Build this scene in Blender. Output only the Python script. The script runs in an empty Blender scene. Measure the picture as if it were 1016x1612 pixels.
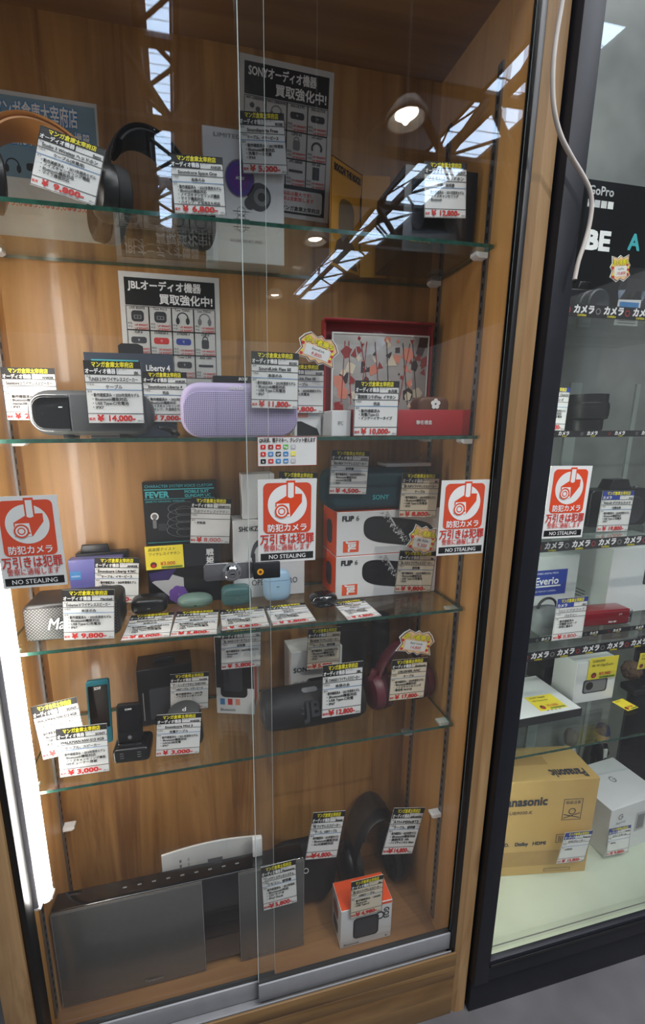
import bpy, bmesh, math, random
from mathutils import Vector, Matrix
random.seed(7)
SC = bpy.context.scene
COL = SC.collection
V = Vector
PI = math.pi

# ------------------------------------------------------------------ camera
CAM = V((-0.5204, -0.6799, 1.3689)); PITCH, YAW, ROLL = -0.1971, 0.2064, -0.0041
FPX, PX0, PY0 = 651.17, 450.0, 806.0
_f = V((math.sin(YAW) * math.cos(PITCH), math.cos(YAW) * math.cos(PITCH), math.sin(PITCH)))
_r0 = V((math.cos(YAW), -math.sin(YAW), 0)); _u0 = _r0.cross(_f)
_r = _r0 * math.cos(ROLL) + _u0 * math.sin(ROLL); _u = -_r0 * math.sin(ROLL) + _u0 * math.cos(ROLL)
cd = bpy.data.cameras.new('camera'); cam = bpy.data.objects.new('camera', cd); COL.objects.link(cam)
cam.matrix_world = Matrix(((_r.x, _u.x, -_f.x, CAM.x), (_r.y, _u.y, -_f.y, CAM.y), (_r.z, _u.z, -_f.z, CAM.z), (0, 0, 0, 1)))
cd.sensor_fit = 'VERTICAL'; cd.sensor_height = 36.0; cd.lens = FPX / 1612 * 36.0
cd.shift_x = (508 - PX0) / 1612; cd.shift_y = 0; cd.clip_start = 0.01; cd.clip_end = 100
SC.camera = cam

def at(px, py, Y=None, Z=None, X=None):
    """the point of the place seen at a photo pixel, on the plane y=Y, z=Z or x=X"""
    d = _f + _r * ((px - PX0) / FPX) - _u * ((py - PY0) / FPX)
    if Y is not None: t = (Y - CAM.y) / d.y
    elif Z is not None: t = (Z - CAM.z) / d.z
    else: t = (X - CAM.x) / d.x
    return CAM + d * t

# ------------------------------------------------------------------ world, lights, exposure
LED_POWER = 22.0
OVERHEAD_POWER = 8.0
SKY_POWER = 9.0
DOWN_POWER = 40.0
WORLD = 0.22
SC.view_settings.view_transform = 'Standard'; SC.view_settings.look = 'None'
SC.view_settings.gamma = 1.0; SC.view_settings.use_curve_mapping = False
SC.view_settings.exposure = 0.45
SC.cycles.transparent_max_bounces = 48
SC.cycles.max_bounces = 10
SC.cycles.caustics_reflective = False
W = bpy.data.worlds.new('shop_air'); SC.world = W; W.use_nodes = True
W.node_tree.nodes['Background'].inputs[0].default_value = (0.92, 0.95, 1.0, 1)
W.node_tree.nodes['Background'].inputs[1].default_value = WORLD

# ------------------------------------------------------------------ materials
MATS = {}
def srgb(r, g, b):
    f = lambda c: (c / 255 / 12.92) if c / 255 <= 0.04045 else ((c / 255 + 0.055) / 1.055) ** 2.4
    return (f(r), f(g), f(b), 1)
def mat(name, col, rough=0.5, metal=0.0, coat=0.0, var=0.08, scale=40, spec=0.5):
    if name in MATS: return MATS[name]
    m = bpy.data.materials.new(name); m.use_nodes = True; nt = m.node_tree; b = nt.nodes['Principled BSDF']
    c = srgb(*col)
    n = nt.nodes.new('ShaderNodeTexNoise'); n.inputs['Scale'].default_value = scale; n.inputs['Detail'].default_value = 3
    tc = nt.nodes.new('ShaderNodeTexCoord'); nt.links.new(tc.outputs['Object'], n.inputs['Vector'])
    r = nt.nodes.new('ShaderNodeValToRGB'); nt.links.new(n.outputs['Fac'], r.inputs['Fac'])
    r.color_ramp.elements[0].position = 0.3; r.color_ramp.elements[1].position = 0.7
    r.color_ramp.elements[0].color = tuple(x * (1 - var) for x in c[:3]) + (1,)
    r.color_ramp.elements[1].color = tuple(min(1, x * (1 + var)) for x in c[:3]) + (1,)
    nt.links.new(r.outputs[0], b.inputs['Base Color'])
    b.inputs['Roughness'].default_value = rough; b.inputs['Metallic'].default_value = metal
    b.inputs['Coat Weight'].default_value = coat; b.inputs['Coat Roughness'].default_value = 0.08
    b.inputs['Specular IOR Level'].default_value = spec
    MATS[name] = m; return m
def emis(name, col, power):
    if name in MATS: return MATS[name]
    m = bpy.data.materials.new(name); m.use_nodes = True; nt = m.node_tree
    for n in list(nt.nodes):
        if n.type == 'BSDF_PRINCIPLED': nt.nodes.remove(n)
    e = nt.nodes.new('ShaderNodeEmission'); e.inputs[0].default_value = col; e.inputs[1].default_value = power
    nt.links.new(e.outputs[0], nt.nodes['Material Output'].inputs[0]); MATS[name] = m; return m
def glass(name, tint, f0=0.04, rough=0.0, dirt=0.0):
    """thin clear sheet: straight-through light and a mirror share that grows towards grazing (Schlick)"""
    if name in MATS: return MATS[name]
    m = bpy.data.materials.new(name); m.use_nodes = True; nt = m.node_tree
    for n in list(nt.nodes):
        if n.type == 'BSDF_PRINCIPLED': nt.nodes.remove(n)
    N, L = nt.nodes.new, nt.links.new
    g = N('ShaderNodeNewGeometry'); dt = N('ShaderNodeVectorMath'); dt.operation = 'DOT_PRODUCT'
    L(g.outputs['Normal'], dt.inputs[0]); L(g.outputs['Incoming'], dt.inputs[1])
    ab = N('ShaderNodeMath'); ab.operation = 'ABSOLUTE'; L(dt.outputs['Value'], ab.inputs[0])
    om = N('ShaderNodeMath'); om.operation = 'SUBTRACT'; om.inputs[0].default_value = 1; L(ab.outputs[0], om.inputs[1])
    pw = N('ShaderNodeMath'); pw.operation = 'POWER'; pw.inputs[1].default_value = 5; L(om.outputs[0], pw.inputs[0])
    ma = N('ShaderNodeMath'); ma.operation = 'MULTIPLY_ADD'; ma.inputs[1].default_value = 1 - f0; ma.inputs[2].default_value = f0
    L(pw.outputs[0], ma.inputs[0])
    t = N('ShaderNodeBsdfTransparent'); t.inputs[0].default_value = tint
    gl = N('ShaderNodeBsdfGlossy'); gl.inputs['Roughness'].default_value = rough; gl.inputs['Color'].default_value = (1, 1, 1, 1)
    mx = N('ShaderNodeMixShader'); L(ma.outputs[0], mx.inputs[0]); L(t.outputs[0], mx.inputs[1]); L(gl.outputs[0], mx.inputs[2])
    out = mx
    if dirt:
        df = N('ShaderNodeBsdfDiffuse'); df.inputs[0].default_value = (0.8, 0.8, 0.78, 1)
        no = N('ShaderNodeTexNoise'); no.inputs['Scale'].default_value = 6; no.inputs['Detail'].default_value = 6
        tc = N('ShaderNodeTexCoord'); L(tc.outputs['Object'], no.inputs['Vector'])
        mu = N('ShaderNodeMath'); mu.operation = 'MULTIPLY'; mu.inputs[1].default_value = dirt; L(no.outputs['Fac'], mu.inputs[0])
        m2 = N('ShaderNodeMixShader'); L(mu.outputs[0], m2.inputs[0]); L(mx.outputs[0], m2.inputs[1]); L(df.outputs[0], m2.inputs[2]); out = m2
    L(out.outputs[0], nt.nodes['Material Output'].inputs[0]); MATS[name] = m; return m
def wood(name, light, dark, streak, axis='Z', scale=1.0, rough=0.45, knots=0.0, coat=0.0, mix=0.6):
    """timber: long wandering grain streaks along one axis, fine pores, optional knots"""
    if name in MATS: return MATS[name]
    m = bpy.data.materials.new(name); m.use_nodes = True; nt = m.node_tree; b = nt.nodes['Principled BSDF']
    N, L = nt.nodes.new, nt.links.new
    tc = N('ShaderNodeTexCoord'); mp = N('ShaderNodeMapping'); L(tc.outputs['Object'], mp.inputs[0])
    s = {'Z': (1, 1, 0.07), 'X': (0.07, 1, 1), 'Y': (1, 0.07, 1)}[axis]
    mp.inputs['Scale'].default_value = tuple(x * scale for x in s)
    def ramp(src, a, ca, bb, cb):
        r = N('ShaderNodeValToRGB'); L(src, r.inputs[0]); e = r.color_ramp.elements
        e[0].position = a; e[0].color = ca; e[1].position = bb; e[1].color = cb; return r
    n1 = N('ShaderNodeTexNoise'); n1.inputs['Scale'].default_value = 18; n1.inputs['Detail'].default_value = 5; n1.inputs['Distortion'].default_value = 0.9
    L(mp.outputs[0], n1.inputs[0])
    r1 = ramp(n1.outputs['Fac'], 0.32, srgb(*dark), 0.66, srgb(*light))
    n2 = N('ShaderNodeTexNoise'); n2.inputs['Scale'].default_value = 7; n2.inputs['Detail'].default_value = 8; n2.inputs['Distortion'].default_value = 2.2; n2.inputs['Roughness'].default_value = 0.62
    L(mp.outputs[0], n2.inputs[0])
    r2 = ramp(n2.outputs['Fac'], 0.52, (0, 0, 0, 1), 0.66, (1, 1, 1, 1))
    mx = N('ShaderNodeMix'); mx.data_type = 'RGBA'; L(r1.outputs[0], mx.inputs[6]); mx.inputs[7].default_value = srgb(*streak)
    mu = N('ShaderNodeMath'); mu.operation = 'MULTIPLY'; mu.inputs[1].default_value = mix; L(r2.outputs[0], mu.inputs[0]); L(mu.outputs[0], mx.inputs[0])
    last = mx.outputs[2]
    if knots:
        vo = N('ShaderNodeTexVoronoi'); vo.inputs['Scale'].default_value = knots
        mp2 = N('ShaderNodeMapping'); L(tc.outputs['Object'], mp2.inputs[0]); mp2.inputs['Scale'].default_value = {'Z': (1, 1, 0.6), 'X': (0.6, 1, 1), 'Y': (1, 0.6, 1)}[axis]
        L(mp2.outputs[0], vo.inputs['Vector'])
        r3 = ramp(vo.outputs['Distance'], 0.06, (0.75, 0.75, 0.75, 1), 0.16, (0, 0, 0, 1))
        m3 = N('ShaderNodeMix'); m3.data_type = 'RGBA'; L(r3.outputs[0], m3.inputs[0]); L(last, m3.inputs[6]); m3.inputs[7].default_value = srgb(92, 52, 26); last = m3.outputs[2]
    L(last, b.inputs['Base Color']); b.inputs['Roughness'].default_value = rough; b.inputs['Coat Weight'].default_value = coat
    MATS[name] = m; return m
def weave(name, ca, cb, scale, rough=0.6, metal=0.0, rot=0.0, vec=(1, 1, 1)):
    """perforated or woven grille: a fine checker of two tones with a matching bump"""
    if name in MATS: return MATS[name]
    m = bpy.data.materials.new(name); m.use_nodes = True; nt = m.node_tree; b = nt.nodes['Principled BSDF']
    N, L = nt.nodes.new, nt.links.new
    tc = N('ShaderNodeTexCoord'); mp = N('ShaderNodeMapping'); L(tc.outputs['Object'], mp.inputs[0])
    mp.inputs['Scale'].default_value = vec; mp.inputs['Rotation'].default_value = (0, rot, 0)
    vo = N('ShaderNodeTexVoronoi'); vo.voronoi_dimensions = '2D'; vo.inputs['Scale'].default_value = scale; vo.inputs['Randomness'].default_value = 0.0
    se = N('ShaderNodeSeparateXYZ'); cb_ = N('ShaderNodeCombineXYZ'); L(mp.outputs[0], se.inputs[0]); L(se.outputs[0], cb_.inputs[0]); L(se.outputs[2], cb_.inputs[1])
    L(cb_.outputs[0], vo.inputs['Vector'])
    r = N('ShaderNodeValToRGB'); L(vo.outputs['Distance'], r.inputs[0]); e = r.color_ramp.elements
    e[0].position = 0.28; e[0].color = srgb(*ca); e[1].position = 0.40; e[1].color = srgb(*cb)
    L(r.outputs[0], b.inputs['Base Color']); b.inputs['Roughness'].default_value = rough; b.inputs['Metallic'].default_value = metal
    MATS[name] = m; return m

M_ = lambda k: MATS[k]
mat('paper_white', (232, 232, 230), 0.35, coat=0.25, var=0.02); mat('paper_cream_bounce', (226, 214, 192), 0.4, coat=0.25, var=0.02)  # cream holds warm bounce light in the card colour; also a print tone
mat('ink_black', (14, 14, 16), 0.5, var=0.03); mat('ink_white', (238, 238, 238), 0.5, var=0.02); mat('ink_red', (205, 38, 34), 0.5, var=0.03)
mat('ink_yellow', (240, 226, 40), 0.5, var=0.03); mat('ink_grey', (120, 120, 122), 0.5, var=0.03); mat('ink_blue', (60, 130, 190), 0.5, var=0.03)
mat('sign_orange', (222, 74, 36), 0.4, var=0.02); mat('sign_red', (200, 48, 38), 0.4, var=0.02)
mat('paper_yellow', (244, 222, 60), 0.5, var=0.03); mat('ink_teal', (70, 176, 184), 0.5, var=0.02); mat('ink_green', (130, 170, 50), 0.5, var=0.02)
mat('plastic_black', (15, 16, 18), 0.35, var=0.2); mat('plastic_dark', (38, 40, 44), 0.45, var=0.15); mat('gloss_black', (8, 9, 11), 0.08, coat=0.6, var=0.1)
mat('matte_black', (14, 15, 17), 0.7, var=0.2); mat('plastic_white', (226, 227, 228), 0.35, var=0.02); mat('plastic_grey', (120, 122, 126), 0.4, var=0.05)
mat('chrome', (200, 202, 205), 0.15, 1.0, var=0.03); mat('steel', (150, 150, 152), 0.3, 0.9, var=0.06); mat('aluminium', (150, 151, 155), 0.5, 0.35, var=0.05)
mat('card_white', (226, 227, 228), 0.45, coat=0.1, var=0.02); mat('card_orange', (235, 84, 34), 0.4, coat=0.2, var=0.03); mat('card_black', (17, 18, 21), 0.4, coat=0.2, var=0.1)
mat('steel_post', (30, 32, 40), 0.5, 0.3, var=0.1); mat('rubber', (12, 12, 13), 0.4, var=0.1)
glass('door_glass', (0.985, 0.99, 0.985, 1), 0.040, dirt=0.006)
glass('shelf_glass', (0.93, 0.965, 0.945, 1), 0.045, dirt=0.006)
mat('glass_edge', (36, 76, 64), 0.12, coat=0.5, var=0.35, scale=90)
mat('door_edge', (196, 208, 204), 0.25, coat=0.4, var=0.05)
glass('clear_film', (0.96, 0.96, 0.96, 1), 0.06, 0.12, dirt=0.03)

# ------------------------------------------------------------------ text glyphs
_tc = bpy.data.curves.new('glyph', 'FONT'); _tc.resolution_u = 2; _to = bpy.data.objects.new('glyph', _tc); COL.objects.link(_to)
def _conv(s, off):
    _tc.body = s; _tc.offset = off; bpy.context.view_layer.update()
    me = bpy.data.meshes.new_from_object(_to.evaluated_get(bpy.context.evaluated_depsgraph_get()))
    vs = [tuple(v.co[:2]) for v in me.vertices]; fs = [tuple(p.vertices) for p in me.polygons]; bpy.data.meshes.remove(me); return vs, fs
_G = {}; _bar = {}
def glyph(c, off):
    k = (c, off)
    if k not in _G:
        if off not in _bar: _bar[off] = max(v[0] for v in _conv('|', off)[0])
        if c == ' ' or c == '　': _G[k] = ([], [], 0.28 if c == ' ' else 1.0)
        else:
            vs, fs = _conv(c, off); adv = max(v[0] for v in _conv(c + '|', off)[0]) - _bar[off]; _G[k] = (vs, fs, adv)
    return _G[k]

# ------------------------------------------------------------------ mesh builder
class F:                                      # a drawing frame on a surface: origin, right, up, outward
    def __init__(s, O, u, v, n=None):
        s.O, s.u, s.v = V(O), V(u).normalized(), V(v).normalized(); s.n = V(n) if n else s.u.cross(s.v).normalized()
    def p(s, x, y, o=0.0): return s.O + s.u * x + s.v * y + s.n * o
class MB:
    def __init__(s): s.v = []; s.f = []; s.m = []; s.mats = []; s.sm = []
    def mi(s, m):
        if isinstance(m, str): m = MATS[m]
        if m not in s.mats: s.mats.append(m)
        return s.mats.index(m)
    def add(s, vs, fs, m, smooth=False):
        b = len(s.v); s.v += [tuple(v) for v in vs]; i = s.mi(m)
        for f in fs: s.f.append(tuple(b + k for k in f)); s.m.append(i); s.sm.append(smooth)
        return s
    def bm(s, bm, m, mx=None, smooth=True):
        if mx is not None: bm.transform(mx)
        bm.verts.index_update(); s.add([v.co[:] for v in bm.verts], [[v.index for v in f.verts] for f in bm.faces], m, smooth); bm.free(); return s
    def box(s, a, b, m, bev=0.0, seg=2, mx=None):
        bm = bmesh.new(); bmesh.ops.create_cube(bm, size=1)
        a, b = V(a), V(b)
        for v in bm.verts: v.co = V(((a.x + b.x) / 2 + v.co.x * (b.x - a.x), (a.y + b.y) / 2 + v.co.y * (b.y - a.y), (a.z + b.z) / 2 + v.co.z * (b.z - a.z)))
        if bev: bmesh.ops.bevel(bm, geom=bm.edges[:], offset=bev, segments=seg, affect='EDGES', profile=0.5)
        return s.bm(bm, m, mx, smooth=bool(bev) and seg > 1)
    def prism(s, pts, y0, y1, m, bev=0.0, seg=3, mx=None, mfront=None):
        """outline in x,z extruded from y0 (front) to y1"""
        bm = bmesh.new(); fr = [bm.verts.new((x, y0, z)) for x, z in pts]; bk = [bm.verts.new((x, y1, z)) for x, z in pts]
        n = len(pts); f1 = bm.faces.new(fr); f2 = bm.faces.new(bk[::-1])
        for i in range(n): bm.faces.new((fr[i], bk[i], bk[(i + 1) % n], fr[(i + 1) % n]))
        bmesh.ops.recalc_face_normals(bm, faces=bm.faces[:])
        if bev:
            es = [e for e in bm.edges if abs(e.verts[0].co.y - e.verts[1].co.y) < 1e-9]
            bmesh.ops.bevel(bm, geom=es, offset=bev, segments=seg, affect='EDGES', profile=0.5)
        return s.bm(bm, m, mx, smooth=True)
    def lathe(s, prof, m, mx=None, seg=28, cap=True):
        """profile of (radius, z) turned about z"""
        vs = []; fs = []; n = len(prof)
        for r, z in prof:
            for k in range(seg): a = 2 * PI * k / seg; vs.append(V((r * math.cos(a), r * math.sin(a), z)))
        for i in range(n - 1):
            for k in range(seg): fs.append((i * seg + k, i * seg + (k + 1) % seg, (i + 1) * seg + (k + 1) % seg, (i + 1) * seg + k))
        if cap: fs.append(tuple(range(seg))[::-1]); fs.append(tuple((n - 1) * seg + k for k in range(seg)))
        if mx is not None: vs = [mx @ v for v in vs]
        return s.add(vs, fs, m, True)
    def tube(s, pts, r, m, seg=10, flat=1.0, closed=False, up=None):
        """a round (or flattened) bar swept along points"""
        pts = [V(p) for p in pts]; n = len(pts); vs = []; fs = []
        up = V(up) if up else V((0.13, 0.21, 0.97))
        for i, p in enumerate(pts):
            t = (pts[(i + 1) % n] - pts[i - 1]) if closed else (pts[min(i + 1, n - 1)] - pts[max(i - 1, 0)]); t.normalize()
            a = t.cross(up)
            if a.length < 1e-4: a = t.cross(V((1, 0, 0)))
            a.normalize(); b = a.cross(t); rr = r[i] if isinstance(r, (list, tuple)) else r
            for k in range(seg): q = 2 * PI * k / seg; vs.append(p + a * (rr * math.cos(q)) + b * (rr * flat * math.sin(q)))
        for i in range(n if closed else n - 1):
            j = (i + 1) % n
            for k in range(seg): fs.append((i * seg + k, i * seg + (k + 1) % seg, j * seg + (k + 1) % seg, j * seg + k))
        if not closed: fs.append(tuple(range(seg))[::-1]); fs.append(tuple((n - 1) * seg + k for k in range(seg)))
        return s.add(vs, fs, m, True)
    # drawing on frames
    def rect(s, fr, x, y, w, h, m, o=0.0004):
        return s.add([fr.p(x, y, o), fr.p(x + w, y, o), fr.p(x + w, y + h, o), fr.p(x, y + h, o)], [(0, 1, 2, 3)], m)
    def poly(s, fr, pts, m, o=0.0006): return s.add([fr.p(x, y, o) for x, y in pts], [tuple(range(len(pts)))], m)
    def disc(s, fr, x, y, r, m, o=0.0006, ry=None, seg=24, a0=0, a1=2 * PI):
        ry = ry or r; full = abs(a1 - a0 - 2 * PI) < 1e-6
        k = seg if full else seg + 1
        return s.poly(fr, [(x + r * math.cos(a0 + (a1 - a0) * i / seg), y + ry * math.sin(a0 + (a1 - a0) * i / seg)) for i in range(k)], m, o)
    def ring(s, fr, x, y, r0, r1, m, o=0.0008, seg=28, a0=0, a1=2 * PI, sy=1.0):
        vs = []; fs = []
        for i in range(seg + 1):
            a = a0 + (a1 - a0) * i / seg
            vs += [fr.p(x + r0 * math.cos(a), y + sy * r0 * math.sin(a), o), fr.p(x + r1 * math.cos(a), y + sy * r1 * math.sin(a), o)]
        for i in range(seg): fs.append((2 * i, 2 * i + 1, 2 * i + 3, 2 * i + 2))
        return s.add(vs, fs, m)
    def rrect(s, fr, x, y, w, h, r, m, o=0.0006):
        pts = []
        for cx, cy, a in ((x + w - r, y + r, -PI / 2), (x + w - r, y + h - r, 0), (x + r, y + h - r, PI / 2), (x + r, y + r, PI)):
            for i in range(6): q = a + PI / 2 * i / 5; pts.append((cx + r * math.cos(q), cy + r * math.sin(q)))
        return s.poly(fr, pts, m, o)
    def line(s, fr, x0, y0, x1, y1, w, m, o=0.0008):
        d = V((x1 - x0, y1 - y0)); L = d.length or 1e-6; n = V((-d.y, d.x)) / L * w / 2
        return s.poly(fr, [(x0 - n.x, y0 - n.y), (x1 - n.x, y1 - n.y), (x1 + n.x, y1 + n.y), (x0 + n.x, y0 + n.y)], m, o)
    def border(s, fr, x, y, w, h, t, m, o=0.0006):
        s.rect(fr, x, y, w, t, m, o); s.rect(fr, x, y + h - t, w, t, m, o); s.rect(fr, x, y + t, t, h - 2 * t, m, o); return s.rect(fr, x + w - t, y + t, t, h - 2 * t, m, o)
    def text(s, fr, x, y, h, t, m, maxw=None, al='l', bold=0.0, o=0.001, sx=1.0, slant=0.0):
        """y is the baseline, h the height of a capital"""
        gs = [glyph(c, 0.0) for c in t]; k = h / 0.70; w = sum(g[2] for g in gs) * k * sx
        b1 = bold * 0.9; strikes = [(0, 0)] if not bold else ([(-b1, 0), (b1, 0)] if bold < 0.018 else [(-b1, -b1), (b1, -b1), (-b1, b1), (b1, b1)])
        if maxw and w > maxw: sx *= maxw / w; w = maxw
        if al == 'c': x -= w / 2
        if al == 'r': x -= w
        for vs, fs, adv in gs:
            if vs:
                for q, (da, db) in enumerate(strikes): s.add([fr.p(x + (a + da + slant * b) * k * sx, y + (b + db) * k, o + q * 1e-6) for a, b in vs], fs, m)
            x += adv * k * sx
        return s
    def build(s, name, parent=None, label=None, cat=None, group=None, kind=None, loc=None, rz=0.0, recenter=False):
        vs = s.v
        if recenter:
            n = len(vs); c = V((sum(v[0] for v in vs) / n, sum(v[1] for v in vs) / n, min(v[2] for v in vs)))
            vs = [(v[0] - c.x, v[1] - c.y, v[2] - c.z) for v in vs]; loc = c
        me = bpy.data.meshes.new(name); me.from_pydata(vs, [], s.f)
        for m in s.mats: me.materials.append(m)
        me.polygons.foreach_set('material_index', s.m); me.polygons.foreach_set('use_smooth', s.sm)
        me.update()
        o = bpy.data.objects.new(name, me); COL.objects.link(o)
        if parent is not None: o.parent = parent
        if loc is not None: o.location = loc
        o.rotation_euler[2] = rz
        if any(s.sm):
            try: me.set_sharp_from_angle(angle=math.radians(38))
            except Exception: pass
        tag(o, label, cat, group, kind); return o
def tag(o, label=None, cat=None, group=None, kind=None):
    if label: o['label'] = label
    if cat: o['category'] = cat
    if group: o['group'] = group
    if kind: o['kind'] = kind
def thing(name, label, cat, loc, rz=0.0, group=None):
    e = bpy.data.objects.new(name, None); COL.objects.link(e); e.location = loc; e.rotation_euler[2] = rz; e.empty_display_size = 0.02
    tag(e, label, cat, group); return e
def structure(mb, name): return mb.build(name, kind='structure', recenter=True)
def rr(w, h, r, n=6, x=0, z=0):
    """rounded rectangle outline centred at x, standing on z"""
    pts = []
    for cx, cz, a in ((x + w / 2 - r, z + r, -PI / 2), (x + w / 2 - r, z + h - r, 0), (x - w / 2 + r, z + h - r, PI / 2), (x - w / 2 + r, z + r, PI)):
        for i in range(n): q = a + PI / 2 * i / (n - 1); pts.append((cx + r * math.cos(q), cz + r * math.sin(q)))
    return pts
RX = lambda a: Matrix.Rotation(a, 4, 'X')
RY = lambda a: Matrix.Rotation(a, 4, 'Y')
RZ = lambda a: Matrix.Rotation(a, 4, 'Z')
T = lambda x, y, z: Matrix.Translation((x, y, z))
S = lambda x, y, z: Matrix.Diagonal((x, y, z, 1))

# ------------------------------------------------------------------ dimensions of the wooden cabinet (metres)
XL, XR, YB = -0.86, 0.0, 0.2302
ZF, ZC = 0.160, 2.060
SH = [1.677, 1.353, 1.0063, 0.738]           # shelf glass centre heights
YS = 0.0186                                   # shelf front edge
ST = 0.003                                    # half the shelf thickness
Z1, Z2, Z3, Z4 = [z + ST + 0.0003 for z in SH]

wood('plywood_back', (180, 134, 78), (148, 104, 56), (106, 64, 32), 'Z', 1.5, 0.4, coat=0.15, mix=0.65)
wood('plywood_side', (212, 162, 96), (192, 140, 80), (170, 114, 60), 'Z', 1.0, 0.4, coat=0.15)
wood('plywood_lid', (148, 108, 66), (124, 86, 52), (96, 62, 36), 'X', 1.0, 0.45, knots=3.0)
wood('pine_post', (176, 142, 100), (150, 114, 74), (118, 80, 46), 'Z', 2.2, 0.55, knots=4.2)
wood('plinth_board', (132, 102, 64), (110, 82, 48), (80, 54, 29), 'X', 1.6, 0.5, knots=2.6)

# ------------------------------------------------------------------ the shop around
mb = MB(); m = mat('concrete', (90, 88, 91), 0.75, var=0.35, scale=5)
mb.box((-3, -3.5, -0.05), (3, 0.6, 0.0), m); structure(mb, 'floor')
mb = MB(); mb.box((-3, 0.45, 0), (3, 0.5, 2.6), mat('shop_wall', (26, 26, 30), 0.8)); structure(mb, 'wall_back')
# roof of the hall behind the viewer: dark boards, two runs of skylight between lattice trusses
ZR = 4.37
mb = MB(); mr = mat('roof_board', (40, 34, 30), 0.8, var=0.2, scale=3)
mb.box((-9, -16, ZR + 0.3), (9, 0.6, ZR + 0.4), mr); structure(mb, 'ceiling')
def sky_band(name, x0, x1, y0, y1, dx, step):
    mb = MB(); e = emis('skylight', (0.56, 0.74, 1.0, 1), SKY_POWER); k = mr
    n = int((y1 - y0) / step)
    for i in range(n):
        a = y0 + i * step; b = a + step * 0.95; fa = dx * i / n; fb = dx * (i + 0.95) / n
        mb.add([(x0 + fa, -a, ZR), (x1 + fa, -a, ZR), (x1 + fb, -b, ZR), (x0 + fb, -b, ZR)], [(0, 1, 2, 3)], e)
        mb.box((x0 + fb, -b - step * 0.05, ZR - 0.002), (x1 + fb, -b, ZR + 0.02), k)
    structure(mb, name)
sky_band('window_1', 2.20, 2.35, 2.5, 9.6, -0.45, 0.34)
sky_band('window_2', 2.44, 2.82, 2.6, 9.6, -0.50, 0.17)
sky_band('window_3', -0.73, -0.565, 2.7, 6.8, -0.2, 0.10)
def truss(name, x, y0, y1, bay, z0, z1, r):
    mb = MB(); k = mat('truss_steel', (58, 50, 46), 0.6, var=0.1)
    mb.tube([(x, -y0, z0), (x, -y1, z0)], r * 1.5, k, 6); mb.tube([(x, -y0, z1), (x, -y1, z1)], r * 1.5, k, 6)
    n = int((y1 - y0) / bay)
    for i in range(n):
        a = y0 + i * bay; mb.tube([(x, -a, z0), (x, -a - bay / 2, z1)], r, k, 6); mb.tube([(x, -a - bay / 2, z1), (x, -a - bay, z0)], r, k, 6)
    structure(mb, name)
mb = MB(); e = emis('overhead_fill_glow', (0.93, 0.96, 1.0, 1), OVERHEAD_POWER)  # glowing panels added overhead, outside the reflected view, as fill light
for i in range(4):
    x = -2.1 + 1.3 * i; mb.add([(x, -0.75, ZR), (x + 1.1, -0.75, ZR), (x + 1.1, -1.95, ZR), (x, -1.95, ZR)], [(0, 1, 2, 3)], e)
structure(mb, 'overhead_fill_panels')
def lattice(name, xa, xb, dx, y0, y1, bay, r):
    mb = MB(); k = mat('truss_steel', (58, 50, 46), 0.6, var=0.1); z = ZR - 0.04; f = lambda x, y: (x + dx * (y - y0) / (y1 - y0), -y, z)
    mb.tube([f(xa, y0), f(xa, y1)], r * 1.5, k, 6); mb.tube([f(xb, y0), f(xb, y1)], r * 1.5, k, 6); n = int((y1 - y0) / bay)
    for i in range(n):
        a = y0 + i * bay; mb.tube([f(xa, a), f(xb, a + bay * .5)], r, k, 6); mb.tube([f(xb, a + bay * .5), f(xa, a + bay)], r, k, 6)
        if i % 2 == 0: mb.tube([f(xa, a + .07), f(xb, a + bay * .5 + .07)], r, k, 6)
    structure(mb, name)
lattice('beam_1', 2.42, 2.82, -0.50, 2.6, 9.6, 0.78, 0.016)
lattice('beam_2', 2.17, 2.38, -0.45, 2.5, 9.6, 1.25, 0.010)
lattice('beam_3', -0.80, -0.52, -0.2, 2.6, 7.0, 0.62, 0.018)
def cross_truss(name, y, x0, x1, bay, r):
    mb = MB(); k = M_('truss_steel'); z0, z1 = ZR - 0.6, ZR - 0.06
    mb.tube([(x0, -y, z0), (x1, -y, z0)], r * 1.3, k, 6); mb.tube([(x0, -y, z1), (x1, -y, z1)], r * 1.3, k, 6)
    n = int((x1 - x0) / bay)
    for i in range(n):
        a = x0 + i * bay; mb.tube([(a, -y, z0), (a + bay / 2, -y, z1)], r, k, 6); mb.tube([(a + bay / 2, -y, z1), (a + bay, -y, z0)], r, k, 6)
    structure(mb, name)
cross_truss('beam_4', 3.3, -3, 3.2, 0.8, 0.035); cross_truss('beam_5', 5.2, -3, 3.2, 0.9, 0.035)
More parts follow.
